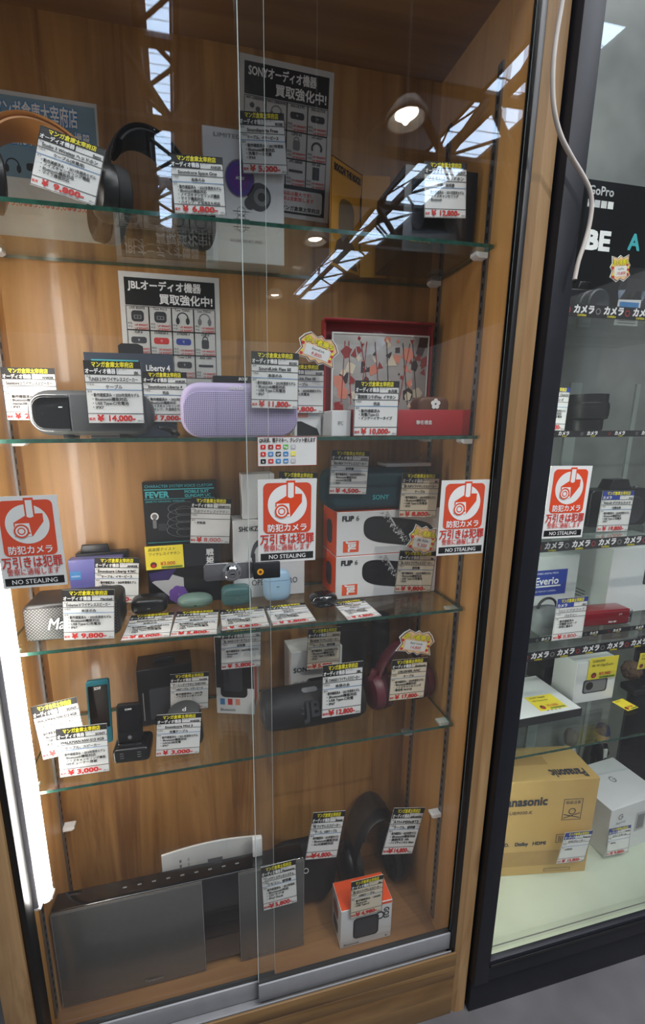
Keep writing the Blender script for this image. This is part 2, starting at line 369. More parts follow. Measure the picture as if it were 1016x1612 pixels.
# ceiling spots in a row behind the viewer (their reflections show in the panes)
for i, yy in enumerate((1.25, 2.44, 3.68)):
    xx = 0.40 - 0.06 * i; zz = 2.645
    t = thing('ceiling_light', 'round white ceiling spot mirrored in the glass, %s of its row from the cabinet' % ('first', 'second', 'third')[i], 'ceiling light', (xx, -yy, zz), group='round ceiling spots')
    mb = MB(); mb.lathe([(0.048, 0.022), (0.073, 0.002), (0.075, -0.003), (0.086, 0.0), (0.086, 0.012), (0.052, 0.06), (0.012, 0.06)], mat('trim_white', (150, 148, 144), 0.5), cap=False); mb.build('trim_ring', t)
    mb = MB(); mb.lathe([(0.001, 0.014), (0.036, 0.016), (0.047, 0.022)], emis('lamp_glow', (1, 0.95, 0.86, 1), 26)); mb.build('lamp', t)
    mb = MB(); mb.lathe([(0.005, 0.06), (0.005, 1.97)], mat('rod_dark', (40, 36, 34), 0.6), seg=10); mb.build('drop_rod', t)
    ld = bpy.data.lights.new('spot_bulb', 'SPOT'); ld.energy = DOWN_POWER; ld.color = (1, 0.93, 0.84); ld.spot_size = 2.3; ld.spot_blend = 0.7; ld.shadow_soft_size = 0.012
    lo = bpy.data.objects.new('bulb', ld); COL.objects.link(lo); lo.parent = t; lo.location = (0, 0, -0.002)

# ------------------------------------------------------------------ the wooden display cabinet
CAB = thing('display_cabinet', 'tall plywood display cabinet with sliding glass doors and glass shelves full of audio goods', 'display cabinet', (XL / 2, 0, 0))
def cabpart(mb, name, label=None):
    o = mb.build(name, CAB, label); o.location = (-XL / 2, 0, 0); return o
mb = MB(); mb.box((XL - 0.02, YB, 0.0), (XR + 0.02, YB + 0.012, ZC + 0.1), 'plywood_back'); cabpart(mb, 'back_panel')
mb = MB(); mb.box((XR, -0.018, 0.0), (XR + 0.018, YB, ZC + 0.1), 'plywood_side'); cabpart(mb, 'side_panel')
mb = MB(); mb.box((XL - 0.018, -0.018, 0.0), (XL, YB, ZC + 0.1), 'plywood_side'); cabpart(mb, 'side_panel')
mb = MB(); mb.box((XL, -0.03, ZC), (XR, YB, ZC + 0.02), 'plywood_lid'); cabpart(mb, 'top_panel')
mb = MB(); mb.box((XL, 0.024, ZF - 0.02), (XR, YB, ZF), 'plywood_lid'); mb.box((XL, -0.006, ZF - 0.02), (XR, 0.0215, ZF + 0.001), 'plywood_lid'); cabpart(mb, 'bottom_panel')
mb = MB(); mb.box((XL, -0.0425, 0.150), (XR + 0.0105, -0.0385, 0.188), 'plinth_board', 0.001); mb.box((XL, -0.0425, 0.115), (XR + 0.0105, -0.004, 0.1495), 'plinth_board', 0.001); mb.box((XL, -0.041, 0.0), (XR + 0.0105, -0.004, 0.1145), 'plinth_board', 0.001); cabpart(mb, 'plinth')
for x0, x1, cl in ((0.011, 0.045, 1), (-0.904, -0.857, 0)):
    mb = MB()
    if cl: mb.add([(x0, -0.020, 0), (x0, -0.034, 0), (x0 + 0.011, -0.042, 0), (x1, -0.042, 0), (x1, 0.05, 0), (x0, 0.05, 0)] + [(x0, -0.020, 2.3), (x0, -0.034, 2.3), (x0 + 0.011, -0.042, 2.3), (x1, -0.042, 2.3), (x1, 0.05, 2.3), (x0, 0.05, 2.3)],
                  [(0, 6, 7, 1), (1, 7, 8, 2), (2, 8, 9, 3), (3, 9, 10, 4), (4, 10, 11, 5), (5, 11, 6, 0)], 'pine_post')
    else: mb.box((x0, -0.042, 0), (x1, -0.0185, 2.3), 'pine_post', 0.002)
    cabpart(mb, 'front_post')
for x0, x1 in ((0.0, 0.0105), (-0.857, -0.846)):
    mb = MB(); mb.box((x0, -0.036, 0.157), (x1, -0.0185 if x0 > -.5 else -0.0068, ZC + 0.1), 'rubber', 0.001); cabpart(mb, 'door_channel')
# shelf standards: slotted steel strips on the side walls
def standard(x, y, sgn):
    mb = MB(); x0, x1 = (x - 0.004, x) if sgn > 0 else (x, x + 0.004)
    mb.box((x0, y - 0.006, ZF + 0.02), (x1, y + 0.006, ZC - 0.1), 'steel')
    fr = F((x0, y + 0.006, 0), (0, -1, 0), (0, 0, 1)) if sgn > 0 else F((x1, y - 0.006, 0), (0, 1, 0), (0, 0, 1))
    z = ZF + 0.04
    while z < ZC - 0.12: mb.rect(fr, 0.004, z, 0.004, 0.011, 'ink_black'); z += 0.0205
    cabpart(mb, 'shelf_standard')
for y in (0.042, 0.188): standard(XR, y, 1); standard(XL, y, -1)
def bracket(x, y, z, sgn):
    mb = MB(); L = 0.024 * sgn
    mb.prism([(0, 0), (-L, 0), (-L, -0.005), (-L * 0.75, -0.009), (0, -0.009)] if sgn > 0 else [(0, 0), (0, -0.009), (-L * 0.75, -0.009), (-L, -0.005), (-L, 0)], y - 0.008, y + 0.008, 'plastic_white')
    o = cabpart(mb, 'shelf_bracket'); o.location = (-XL / 2 + x - 0.004 * sgn, 0, z)
for z in SH:
    for y in (0.042, 0.188): bracket(XR, y, z - ST - 0.0004, 1); bracket(XL, y, z - ST - 0.0004, -1)
bracket(XR, 0.188, 0.592, 1); bracket(XR, 0.042, 0.492, 1); bracket(XL, 0.188, 0.49, -1); bracket(XL, 0.042, 0.49, -1)
for z in SH:
    mb = MB(); x0, x1, y0, y1 = XL + 0.005, XR - 0.005, YS, YB - 0.004
    a, b = z - ST, z + ST
    mb.add([(x0, y0, b), (x1, y0, b), (x1, y1, b), (x0, y1, b)], [(0, 1, 2, 3)], 'shelf_glass'); mb.add([(x0, y0, a), (x1, y0, a), (x1, y1, a), (x0, y1, a)], [(3, 2, 1, 0)], 'shelf_glass')
    for p, q in (((x0, y0), (x1, y0)), ((x1, y0), (x1, y1)), ((x1, y1), (x0, y1)), ((x0, y1), (x0, y0))):
        mb.add([(p[0], p[1], a), (q[0], q[1], a), (q[0], q[1], b), (p[0], p[1], b)], [(0, 1, 2, 3)], 'glass_edge')
    cabpart(mb, 'glass_shelf')
# sliding doors
def door(x0, x1, yg, zr):
    d = thing('sliding_door', None, None, (0, 0, 0)); d.parent = CAB; d.location = (-XL / 2, 0, 0)
    mb = MB(); a, b = yg - 0.0025, yg + 0.0025; z0, z1 = zr + 0.03, ZC + 0.06
    mb.add([(x0, a, z0), (x1, a, z0), (x1, a, z1), (x0, a, z1)], [(0, 1, 2, 3)], 'door_glass'); mb.add([(x0, b, z0), (x1, b, z0), (x1, b, z1), (x0, b, z1)], [(3, 2, 1, 0)], 'door_glass')
    for x in (x0, x1): mb.add([(x, a, z0), (x, b, z0), (x, b, z1), (x, a, z1)], [(0, 1, 2, 3) if x == x1 else (3, 2, 1, 0)], 'door_edge')
    for x, s in ((x0, .0011), (x1, -.0006)): mb.add([(x, a - .0001, z0), (x + s, a - .0001, z0), (x + s, a - .0001, z1), (x, a - .0001, z1)], [(0, 1, 2, 3) if s > 0 else (1, 0, 3, 2)], 'door_edge')
    mb.build('glass_pane', d)
    mb = MB(); mb.box((x0, yg - 0.007, zr), (x1, yg + 0.006, zr + 0.046), 'aluminium', 0.0012); mb.box((x0, yg - 0.004, zr + 0.046), (x1, yg + 0.004, zr + 0.049), 'rubber'); mb.build('bottom_rail', d)
    return d
door(-0.446, 0.0, -0.0235, 0.186)
door(-0.850, -0.408, -0.0095, 0.1745)
mb = MB(); mb.box((XL + 0.014, -0.0375, 0.157), (XR, -0.002, 0.170), 'aluminium')
for y in (-0.0365, -0.0030): mb.box((XL + 0.014, y - 0.001, 0.170), (XR, y + 0.001, 0.189 if y < -.03 else .175), 'aluminium')
cabpart(mb, 'door_track')

# LED batten up the left wall
t = thing('strip_light', 'glowing white strip light running up the left wall of the wooden cabinet', 'strip light', (XL, 0.01, 0.52))
mb = MB(); mb.box((0.0005, -0.0162, 0), (0.0215, 0.002, 1.25), mat('lamp_housing', (150, 146, 152), 0.5), 0.002); mb.build('housing', t)
mb = MB(); mb.box((0.001, -0.0158, -0.006), (0.0235, 0.003, -0.0004), 'plastic_white', 0.002); mb.build('end_cap', t)
mb = MB(); mb.prism(rr(0.017, 1.242, 0.008, x=0.032, z=0.004), -0.0152, 0.0060, emis('tube_glow', (1.0, 0.96, 0.9, 1), LED_POWER), 0.006); mb.build('diffuser', t)

# ------------------------------------------------------------------ price cards, tags, signs
SHOP = 'マンガ倉庫太宰府店'
def card_frame(q, Y, lean=0.0, Z=None):
    """corners TL, TR, BR, BL as photo pixels on an upright (or leaning) plane, or lying on a shelf top"""
    TL, TR, BR, BL = q
    if Z is not None: tl, tr, br, bl = [at(*p, Z=Z) for p in (TL, TR, BR, BL)]
    else: tl, tr, br, bl = at(*TL, Y=Y + lean), at(*TR, Y=Y + lean), at(*BR, Y=Y), at(*BL, Y=Y)
    u = ((br - bl) + (tr - tl)) / 2; v = ((tl - bl) + (tr - br)) / 2
    w = u.length; u.normalize(); v = v - u * v.dot(u); h = v.length; v.normalize()
    c = (tl + tr + br + bl) / 4
    return F(c - u * w / 2 - v * h / 2, u, v), w, h
def slab(mb, fr, w, h, th, m, r=0.0):
    P = [fr.p(0, 0, 0), fr.p(w, 0, 0), fr.p(w, h, 0), fr.p(0, h, 0), fr.p(0, 0, -th), fr.p(w, 0, -th), fr.p(w, h, -th), fr.p(0, h, -th)]
    mb.add(P, [(0, 1, 2, 3), (7, 6, 5, 4), (0, 4, 5, 1), (1, 5, 6, 2), (2, 6, 7, 3), (3, 7, 4, 0)], m)
CARDS = 'printed price cards with yellow shop heading'
SPECS = ['・動作確認済み ・2022年発売モデル', '・Bluetooth機能対応', '・USB Type-C/充電池', '・IPX7']
def price_card(label, q, Y, maker, item, acc, price, specs=None, lean=0.0, Z=None, head='オーディオ機器', paper='paper_white', hand=False, blue=False, group=CARDS):
    fr, w, h = card_frame(q, Y, lean, Z); mb = MB(); slab(mb, fr, w, h, 0.0007, paper)
    K = 'ink_black'; e = w * 0.035; k2 = 'ink_blue_dark' if blue else K
    mb.rect(fr, 0, h * 0.885, w, h * 0.115, k2); mb.rect(fr, 0, h * 0.785, w * 0.56, h * 0.10, k2)
    mb.text(fr, w * 0.5, h * 0.905, h * 0.066, SHOP, 'ink_yellow', w * 0.74, 'c', 0.03)
    mb.text(fr, w * 0.015, h * 0.803, h * 0.062, head, 'ink_white', w * 0.53, 'l', 0.03)
    mb.text(fr, w * 0.58, h * 0.85, h * 0.026, 'メーカー', K, w * 0.2); mb.text(fr, w * 0.96, h * 0.797, h * 0.044, maker, K, w * 0.36, 'r', 0.035)
    for yy, s in ((0.785, '品名'), (0.66, '付属品'), (0.545, '備考')):
        mb.rect(fr, 0, h * yy - h * 0.006, w, h * 0.010, K if yy != 0.545 else ('ink_blue' if not hand else K), 0.0005); mb.text(fr, w * 0.03, h * (yy - 0.048), h * 0.026, s, K)
    mb.text(fr, w * 0.5, h * 0.682, h * 0.052, item, K, w * 0.86, 'c', 0.0 if hand else 0.03, slant=0.2 if hand else 0, sx=1.1)
    if acc: mb.text(fr, w * 0.5, h * 0.565, h * 0.046, acc, K, w * 0.7, 'c', 0.028)
    for i, s in enumerate(specs if specs is not None else SPECS): mb.text(fr, w * 0.08, h * (0.435 - 0.066 * i), h * 0.044, s, K, w * 0.86, 'l', 0.028)
    mb.rect(fr, 0, h * 0.155, w, h * 0.010, K, 0.0005)
    mb.text(fr, w * 0.02, h * 0.055, h * 0.034, '販売', 'ink_red', None, 'l', .03); mb.text(fr, w * 0.17, h * 0.035, h * 0.10, '¥', 'ink_red', None, 'l', 0.045, sx=1.2)
    mb.text(fr, w * 0.34, h * 0.04, h * 0.092, price + '-', 'ink_red', w * 0.50, 'l', 0.0 if hand else 0.04, sx=1.5)
    mb.text(fr, w * 0.985, h * 0.028, h * 0.026, '(税込)', K, None, 'r'); mb.border(fr, 0, 0, w, h, w * 0.009, K, 0.0007)
    return mb.build('price_card', None, label, 'price card', group, recenter=True)
mat('ink_blue_dark', (40, 62, 150), 0.5)
def hand_note(label, q, Y, lines, paper='paper_yellow', Z=None, lean=0.0, price=None, seal=True, group='handwritten yellow price notes'):
    fr, w, h = card_frame(q, Y, lean, Z); mb = MB(); slab(mb, fr, w, h, 0.0006, paper); K = 'ink_black'
    for i, s in enumerate(lines): mb.text(fr, w * 0.08, h * (0.80 - 0.2 * i), h * 0.11, s, K, w * 0.84, 'l', 0.0, slant=0.15)
    if seal: mb.disc(fr, w * 0.2, h * 0.2, h * 0.13, 'ink_brown'); mb.disc(fr, w * 0.2, h * 0.16, h * 0.07, 'ink_red', 0.0008)
    if price: mb.text(fr, w * 0.38, h * 0.17, h * 0.15, price, 'ink_red', w * 0.56, 'l', 0.01)
    mb.rect(fr, w * 0.4, h * 0.03, w * 0.56, h * 0.09, 'ink_green'); mb.text(fr, w * 0.68, h * 0.04, h * 0.06, SHOP, K, w * 0.52, 'c')
    return mb.build('price_note', None, label, 'price note', group, recenter=True)
mat('ink_brown', (96, 44, 28), 0.5)
def star_tag(label, q, Y, item, price):
    fr, w, h = card_frame(q, Y); mb = MB(); cx, cy = w / 2, h / 2
    def star(k, m, o):
        pts = []; n = 18
        for i in range(n):
            a = 2 * PI * (i + 0.5) / n; r = (1.0 if i % 2 == 0 else 0.80) * k
            c, s_ = math.cos(a), math.sin(a); t = 1 / max(abs(c) / (w / 2), abs(s_) / (h / 2)); pts.append((cx + r * t * c, cy + r * t * s_))
        mb.poly(fr, pts, m, o); return pts
    P = star(1.0, 'paper_white', 0.0); n = len(P)
    mb.add([fr.p(x, y, 0) for x, y in P] + [fr.p(x, y, -0.0012) for x, y in P], [tuple(range(n, 2 * n))[::-1]] + [(i, n + i, n + (i + 1) % n, (i + 1) % n) for i in range(n)], 'paper_white')
    star(0.94, 'ink_brown', 0.0004); star(0.89, 'tag_pink', 0.0006)
    for x, y in ((0.14, 0.2), (0.84, 0.25), (0.82, 0.62), (0.12, 0.55), (0.86, 0.42)): mb.disc(fr, w * x, h * y, h * 0.06, 'ink_red', 0.0008); mb.disc(fr, w * x, h * (y + 0.09), h * 0.045, 'ink_yellow', 0.0009)
    mb.rect(fr, w * 0.2, h * 0.2, w * 0.6, h * 0.38, 'paper_white', 0.001)
    mb.text(fr, w * 0.5, h * 0.64, h * 0.16, '早い者勝ち', 'ink_brown', w * 0.76, 'c', 0.075, 0.0010); mb.text(fr, w * 0.5, h * 0.64, h * 0.16, '早い者勝ち', 'ink_yellow', w * 0.76, 'c', 0.035, 0.0013)
    mb.text(fr, w * 0.5, h * 0.44, h * 0.08, item, 'ink_black', w * 0.54, 'c', 0, 0.0013, slant=0.2); mb.text(fr, w * 0.5, h * 0.25, h * 0.12, price, 'ink_red', w * 0.5, 'c', 0.01, 0.0013, slant=0.2)
    return mb.build('starburst_tag', None, label, 'sale tag', 'jagged early-bird sale tags', recenter=True)
mat('tag_pink', (238, 196, 150), 0.5)
def security_sticker(label, q, Y):
    fr, w, h = card_frame(q, Y); mb = MB(); slab(mb, fr, w, h, 0.0008, 'paper_white'); O, R_, Wt = 'sign_orange', 'sign_red', 'ink_white'
    x0, y0, bw, bh = w * 0.09, h * 0.355, w * 0.82, h * 0.60
    mb.rrect(fr, x0, y0, bw, bh, w * 0.09, O, 0.0004)
    cx, cy, r = w * 0.5, h * 0.70, w * 0.335; mb.disc(fr, cx, cy, r, 'paper_white', 0.0006, seg=40)
    # hanging camera pictogram
    mb.rect(fr, cx - w * 0.02, cy + r * 0.45, w * 0.15, h * 0.98 - cy - r * 0.45, O, 0.0007); mb.rect(fr, cx + w * 0.005, cy + r * 0.36, w * 0.10, h * 0.955 - cy - r * 0.36, 'paper_white', 0.0009)
    mb.disc(fr, cx + w * 0.055, cy + r * 0.38, w * 0.05, O, 0.00085); mb.disc(fr, cx + w * 0.055, cy + r * 0.38, w * 0.036, 'paper_white', 0.0010, ry=w * 0.02)
    mb.poly(fr, [(cx - r * .62, cy + r * .10), (cx + r * .08, cy + r * .52), (cx + r * .74, cy + r * .52), (cx + r * .74, cy + r * .10), (cx + r * .18, cy - r * .62), (cx - r * .62, cy - r * .62)], O, 0.0008)
    mb.poly(fr, [(cx - r * .56, cy + r * .05), (cx + r * .08, cy + r * .05), (cx + r * .14, cy - r * .62), (cx - r * .5, cy - r * .62)], 'paper_white', 0.0011)
    mb.rect(fr, cx + r * .0, cy - r * .5, r * .09, r * .09, O, 0.0012)
    mb.disc(fr, cx - r * .30, cy - r * .34, r * .37, 'paper_white', 0.0012); mb.ring(fr, cx - r * .30, cy - r * .34, r * .27, r * .35, O, 0.0014); mb.ring(fr, cx - r * .30, cy - r * .34, r * .13, r * .185, O, 0.0014)
    mb.text(fr, w * 0.5, h * 0.385, h * 0.068, '防犯カメラ', Wt, w * 0.70, 'c', 0.02)
    mb.text(fr, w * 0.5, h * 0.236, h * 0.094, '万引きは犯罪', R_, w * 0.94, 'c', 0.022); mb.text(fr, w * 0.5, h * 0.150, h * 0.058, '警察に通報します', R_, w * 0.82, 'c', 0.016)
    mb.rect(fr, w * 0.04, h * 0.03, w * 0.92, h * 0.085, 'ink_black', 0.0004); mb.text(fr, w * 0.5, h * 0.047, h * 0.05, 'NO STEALING', Wt, w * 0.72, 'c', 0.012)
    return mb.build('security_sticker', None, label, 'sticker', 'orange security camera stickers on the glass', recenter=True)

# ------------------------------------------------------------------ generic goods
def carton(name, label, cat, x0, x1, ytop, Z, Y, depth, body, front=None, top=None, left=None, right=None, yaw=0.0, group=None, yl=None, draw=None, bev=0.0008, h=None, loc=None, w=None):
    """printed box: x0,x1,ytop are pixels of its front; it stands on height Z with its front at depth Y; draw(mb, frames, w, d, h) prints on it"""
    if loc is None:
        yl = yl if yl is not None else ytop
        a, b = at(x0, yl, Y=Y), at(x1, yl, Y=Y); h = h or at((x0 + x1) / 2, ytop, Y=Y).z - Z; w = b.x - a.x; loc = V(((a.x + b.x) / 2, Y, Z))
    mb = MB(); mb.box((-w / 2, 0, 0), (w / 2, depth, h), body, bev, 1)
    fs = {'front': F((-w / 2, 0, 0), (1, 0, 0), (0, 0, 1)), 'left': F((-w / 2, depth, 0), (0, -1, 0), (0, 0, 1)), 'right': F((w / 2, 0, 0), (0, 1, 0), (0, 0, 1)), 'top': F((-w / 2, 0, h), (1, 0, 0), (0, 1, 0))}
    g = 0.0008
    if front: mb.rect(fs['front'], g, g, w - 2 * g, h - 2 * g, front, 0.0002)
    if left: mb.rect(fs['left'], g, g, depth - 2 * g, h - 2 * g, left, 0.0002)
    if right: mb.rect(fs['right'], g, g, depth - 2 * g, h - 2 * g, right, 0.0002)
    if top: mb.rect(fs['top'], g, g, w - 2 * g, depth - 2 * g, top, 0.0002)
    if draw: draw(mb, fs, w, depth, h)
    return mb.build(name, None, label, cat, group, loc=loc, rz=yaw)
def icon(mb, fr, x, y, s, kind, m):
    """small product picture on a poster"""
    if kind == 'hp': mb.ring(fr, x, y, s * .62, s * .78, m, 0.0008, 16, -0.1, PI + 0.1); mb.disc(fr, x - s * .66, y - s * .35, s * .26, m, 0.0009, s * .45, 12); mb.disc(fr, x + s * .66, y - s * .35, s * .26, m, 0.0009, s * .45, 12)
    elif kind == 'bar': mb.rrect(fr, x - s, y - s * .42, s * 2, s * .84, s * .3, m); mb.text(fr, x, y - s * .15, s * .3, '!!', 'ink_white', None, 'c')
    elif kind == 'buds': mb.disc(fr, x - s * .4, y + s * .3, s * .33, m, seg=12); mb.disc(fr, x + s * .4, y - s * .1, s * .33, m, seg=12); mb.rrect(fr, x - s * .2, y - s * .8, s * .9, s * .35, s * .1, m)
    elif kind == 'case': mb.rrect(fr, x - s * .8, y - s * .7, s * 1.6, s * 1.4, s * .4, m); mb.rrect(fr, x - s * .5, y - s * .35, s, s * .5, s * .1, 'ink_grey', 0.0009); mb.disc(fr, x - s * .2, y - s * .1, s * .16, m, 0.0011, seg=10); mb.disc(fr, x + s * .2, y - s * .1, s * .16, m, 0.0011, seg=10)
    elif kind == 'neck': mb.ring(fr, x, y - s * .2, s * .55, s * .82, m, 0.0008, 16, -0.5, PI + 0.5)
    elif kind == 'box': mb.rect(fr, x - s * .5, y - s * .8, s, s * 1.6, m, 0.0008)
    elif kind == 'clip': mb.rrect(fr, x - s * .5, y - s * .8, s, s * 1.2, s * .25, m); mb.ring(fr, x, y + s * .45, s * .28, s * .4, m, 0.0008, 14)
    elif kind == 'thin': mb.rect(fr, x - s * 1.0, y - s * .2, s * 2, s * .3, m, 0.0008)
mat('ink_charcoal', (52, 54, 60), 0.5, var=0.02); mat('poster_grey', (186, 186, 188), 0.55, var=0.03); mat('poster_cell', (206, 206, 204), 0.55, var=0.03)
def poster(label, q, maker, cells, pY=YB - 0.0012, foot=True):
    fr, w, h = card_frame(q, pY); mb = MB(); slab(mb, fr, w, h, 0.0006, 'poster_cell'); K = 'ink_black'
    m0 = w * 0.05; mb.rect(fr, m0, h * 0.76, w - 2 * m0, h * 0.20, K)
    mb.text(fr, w * 0.09, h * 0.88, h * 0.052, maker + 'オーディオ機器', 'ink_white', w * 0.72, 'l', 0.03); mb.text(fr, w * 0.93, h * 0.785, h * 0.056, '買取強化中!', 'ink_white', w * 0.56, 'r', 0.028)
    rows, top, bot = 3, 0.755, 0.22; ch = (top - bot) / rows; cw = (w - 2 * m0) / 4
    for i in range(rows):
        for j in range(4):
            x, y = m0 + cw * j, h * (top - ch * (i + 1)); kind, cap, col = cells[i * 4 + j]
            mb.border(fr, x, y, cw, h * ch, w * 0.006, K)
            mb.text(fr, x + cw * 0.5, y + h * ch * 0.87, h * 0.016, cap, K, cw * 0.9, 'c', 0.02)
            icon(mb, fr, x + cw * 0.5, y + h * ch * 0.58, cw * 0.34, kind, col)
            mb.text(fr, x + cw * 0.06, y + h * ch * 0.24, h * 0.012, '新品', K, cw * 0.4); mb.text(fr, x + cw * 0.94, y + h * ch * 0.17, h * 0.014, 'UP ¥9000円', 'ink_red', cw * 0.85, 'r', 0.02)
            mb.text(fr, x + cw * 0.06, y + h * ch * 0.10, h * 0.012, '中古', K, cw * 0.4); mb.text(fr, x + cw * 0.94, y + h * ch * 0.03, h * 0.014, 'UP ¥7000円', 'ink_red', cw * 0.85, 'r', 0.02)
    if foot:
        mb.rect(fr, m0, h * 0.03, w - 2 * m0, h * 0.19, K); mb.rrect(fr, w * 0.08, h * 0.045, w * 0.84, h * 0.15, w * 0.03, 'poster_cell', 0.0008)
        mb.text(fr, w * 0.11, h * 0.155, h * 0.022, '査定額は強化買取製品は最大です!', 'ink_red', w * 0.78, 'l', 0.02); mb.text(fr, w * 0.11, h * 0.12, h * 0.022, '状態によって査定額は変動致します', 'ink_red', w * 0.78, 'l', 0.02)
        mb.text(fr, w * 0.11, h * 0.085, h * 0.022, '予めご了承ください', 'ink_red', w * 0.4, 'l', 0.02); mb.text(fr, w * 0.9, h * 0.055, h * 0.024, SHOP, K, w * 0.45, 'r', 0.03)
    return mb.build('poster', None, label, 'poster', 'buy-back posters on the back board', recenter=True)

def arc(c, r, a0, a1, n, ex, ez, sx=1.0):
    c = V(c); ex = V(ex); ez = V(ez)
    return [c + ex * (r * sx * math.cos(a0 + (a1 - a0) * i / n)) + ez * (r * math.sin(a0 + (a1 - a0) * i / n)) for i in range(n + 1)]
def headphones(label, loc, rz, rw, rh, cup, m_band, m_pad, m_cup, m_cush, width=0.016, tilt=0.0, drop=0.0, flat=0.35, cupx=0.42, name='headphones'):
    """over-ear headphones standing on their cups: band arch in the local x-z plane, cups facing each other along x"""
    t = thing(name, label, 'headphones', loc, rz, 'over-ear headphones'); t.rotation_euler[0] = tilt
    cz = cup
    mb = MB(); P = arc((0, 0, cz), 1.0, -0.1, PI + 0.1, 28, (rw, 0, 0), (0, 0, rh - cz)); mb.tube(P, [0.0045] * len(P), m_band, 16, width / 0.0045, up=(0, 1, 0)); ob = mb.build('headband', t)
    # the band is wide across y and thin radially
    mb = MB(); P = arc((0, 0, cz), 1.0, 0.75, PI - 0.75, 20, (rw - 0.007, 0, 0), (0, 0, rh - cz - 0.007)); mb.tube(P, [0.006] * len(P), m_pad, 14, width * 0.92 / 0.006, up=(0, 1, 0)); mb.build('headband_pad', t)
    for s in (-1, 1):
        mx = T(s * (rw - 0.002), 0, cz) @ RY(s * PI / 2 * -1) @ RX(0)
        mb = MB(); prof = [(0.001, -0.022), (cup * 0.62, -0.021), (cup * 0.86, -0.016), (cup * 0.97, -0.006), (cup * 0.97, 0.004), (cup * 0.9, 0.006)]
        mb.lathe(prof, m_cup, mx @ S(1.0, 0.86, 1)); o = mb.build('ear_cup', t)
        mb = MB(); prof = [(cup * 0.90, 0.005), (cup * 0.99, 0.010), (cup * 0.96, 0.024), (cup * 0.78, 0.028), (cup * 0.52, 0.022), (cup * 0.46, 0.008)]
        mb.lathe(prof, m_cush, mx @ S(1.0, 0.86, 1), cap=False); mb.disc(F(mx @ V((0, 0, 0.009)), mx.to_3x3() @ V((1, 0, 0)), mx.to_3x3() @ V((0, 1, 0))), 0, 0, cup * 0.55, 'matte_black', 0); mb.build('ear_cushion', o)
        mb = MB(); mb.tube([(s * (rw + 0.012), 0, cz + 0.0), (s * (rw + 0.013), 0, cz + cup * 0.7), (s * (rw + 0.004), 0, cz + cup * 1.25)], [0.005, 0.0065, 0.007], 'chrome' if m_band == 'hp_grey' else m_cup, 8, 1.2); mb.build('yoke', o)
    return t
mat('hp_grey', (112, 114, 118), 0.35, 0.3, var=0.05); mat('tan_leather', (186, 128, 72), 0.5, var=0.06); mat('maroon', (92, 34, 46), 0.42, var=0.06); mat('maroon_pad', (74, 28, 38), 0.6, var=0.1)

# ------------------------------------------------------------------ top shelf
fr, w, h = card_frame(((-20, 136), (156, 166), (163, 383), (-13, 369)), YB - 0.0012); mb = MB(); mat('poster_blue', (120, 150, 168), 0.5, var=0.05)
slab(mb, fr, w, h, 0.0006, 'poster_cell'); mb.rect(fr, w * 0.02, h * 0.42, w * 0.96, h * 0.55, 'poster_blue')
for o_, k, b in ((0.0009, 'ink_blue', 0.09), (0.0012, 'ink_white', 0.02)):
    mb.text(fr, w * 0.08, h * 0.82, h * 0.10, SHOP, k, w * 0.74, 'l', b, o_); mb.text(fr, w * 0.06, h * 0.66, h * 0.10, '買取強化中オーディオ機器', k, w * 0.86, 'l', b, o_)
for i, kd in enumerate(('hp', 'bar', 'hp', 'buds')): icon(mb, fr, w * (0.2 + 0.2 * i), h * 0.5, w * 0.08, kd, 'ink_charcoal'); mb.text(fr, w * (0.2 + 0.2 * i), h * 0.22, h * 0.05, '¥13,000', 'ink_red', None, 'c')
mb.build('poster', None, 'pale blue buy-back poster behind the tan headphones', 'poster', 'buy-back posters on the back board', recenter=True)
CC = 'ink_charcoal'; CG = 'ink_grey'
poster('black-headed buy-back poster high on the back board, beside the tall white box', ((374, 84), (526, 112), (517, 354), (379, 330)), 'SONY',
       [('buds', 'WF-1000XM5', CC), ('hp', 'WH-1000XM5', CG), ('bar', 'SRS-ULT70', CC), ('bar', 'SRS-ULT10', CC), ('buds', 'LinkBuds', CG), ('hp', 'WH-CH720N', CC), ('clip', 'LSPX-S3', CG), ('neck', 'HT-AN7', CC), ('case', 'WF-C700', CC), ('buds', 'WI-1000', CG), ('thin', 'HT-X8500', CC), ('box', 'HT-A9', CC)])
poster('black-headed buy-back poster behind the black speaker and the lilac speaker', ((189, 427), (345, 437), (350, 640), (197, 636)), 'JBL',
       [('case', 'LIVE BEAM3', CC), ('case', 'Tour Pro 2', CC), ('hp', 'Tune 720NC', CC), ('hp', 'Live 770NC', CG), ('bar', 'FLIP 6', CC), ('bar', 'CHARGE 5', 'ink_red'), ('bar', 'XTREME 3', 'ink_blue_dark'), ('clip', 'CLIP 5', CC), ('buds', 'WAVE', CG), ('bar', 'GO 4', CC), ('bar', 'Tuner 2 FM', CC), ('thin', 'BAR 1000', CC)], foot=False)
headphones('large headphones with a tan leather band and grey arms on the top shelf', (-0.725, 0.105, Z1 + .002), 0.50, 0.092, at(80, 186, Y=0.10).z - Z1 + .004, 0.044, 'tan_leather', 'tan_leather', 'hp_grey', 'plastic_black', 0.027, tilt=-.22)
headphones('black headphones standing between two price cards on the top shelf', (-0.565, 0.105, Z1 + .002), 0.5, 0.080, at(240, 197, Y=0.10).z - Z1 + .004, 0.042, 'plastic_black', 'matte_black', 'plastic_black', 'matte_black', 0.025, tilt=-.22)
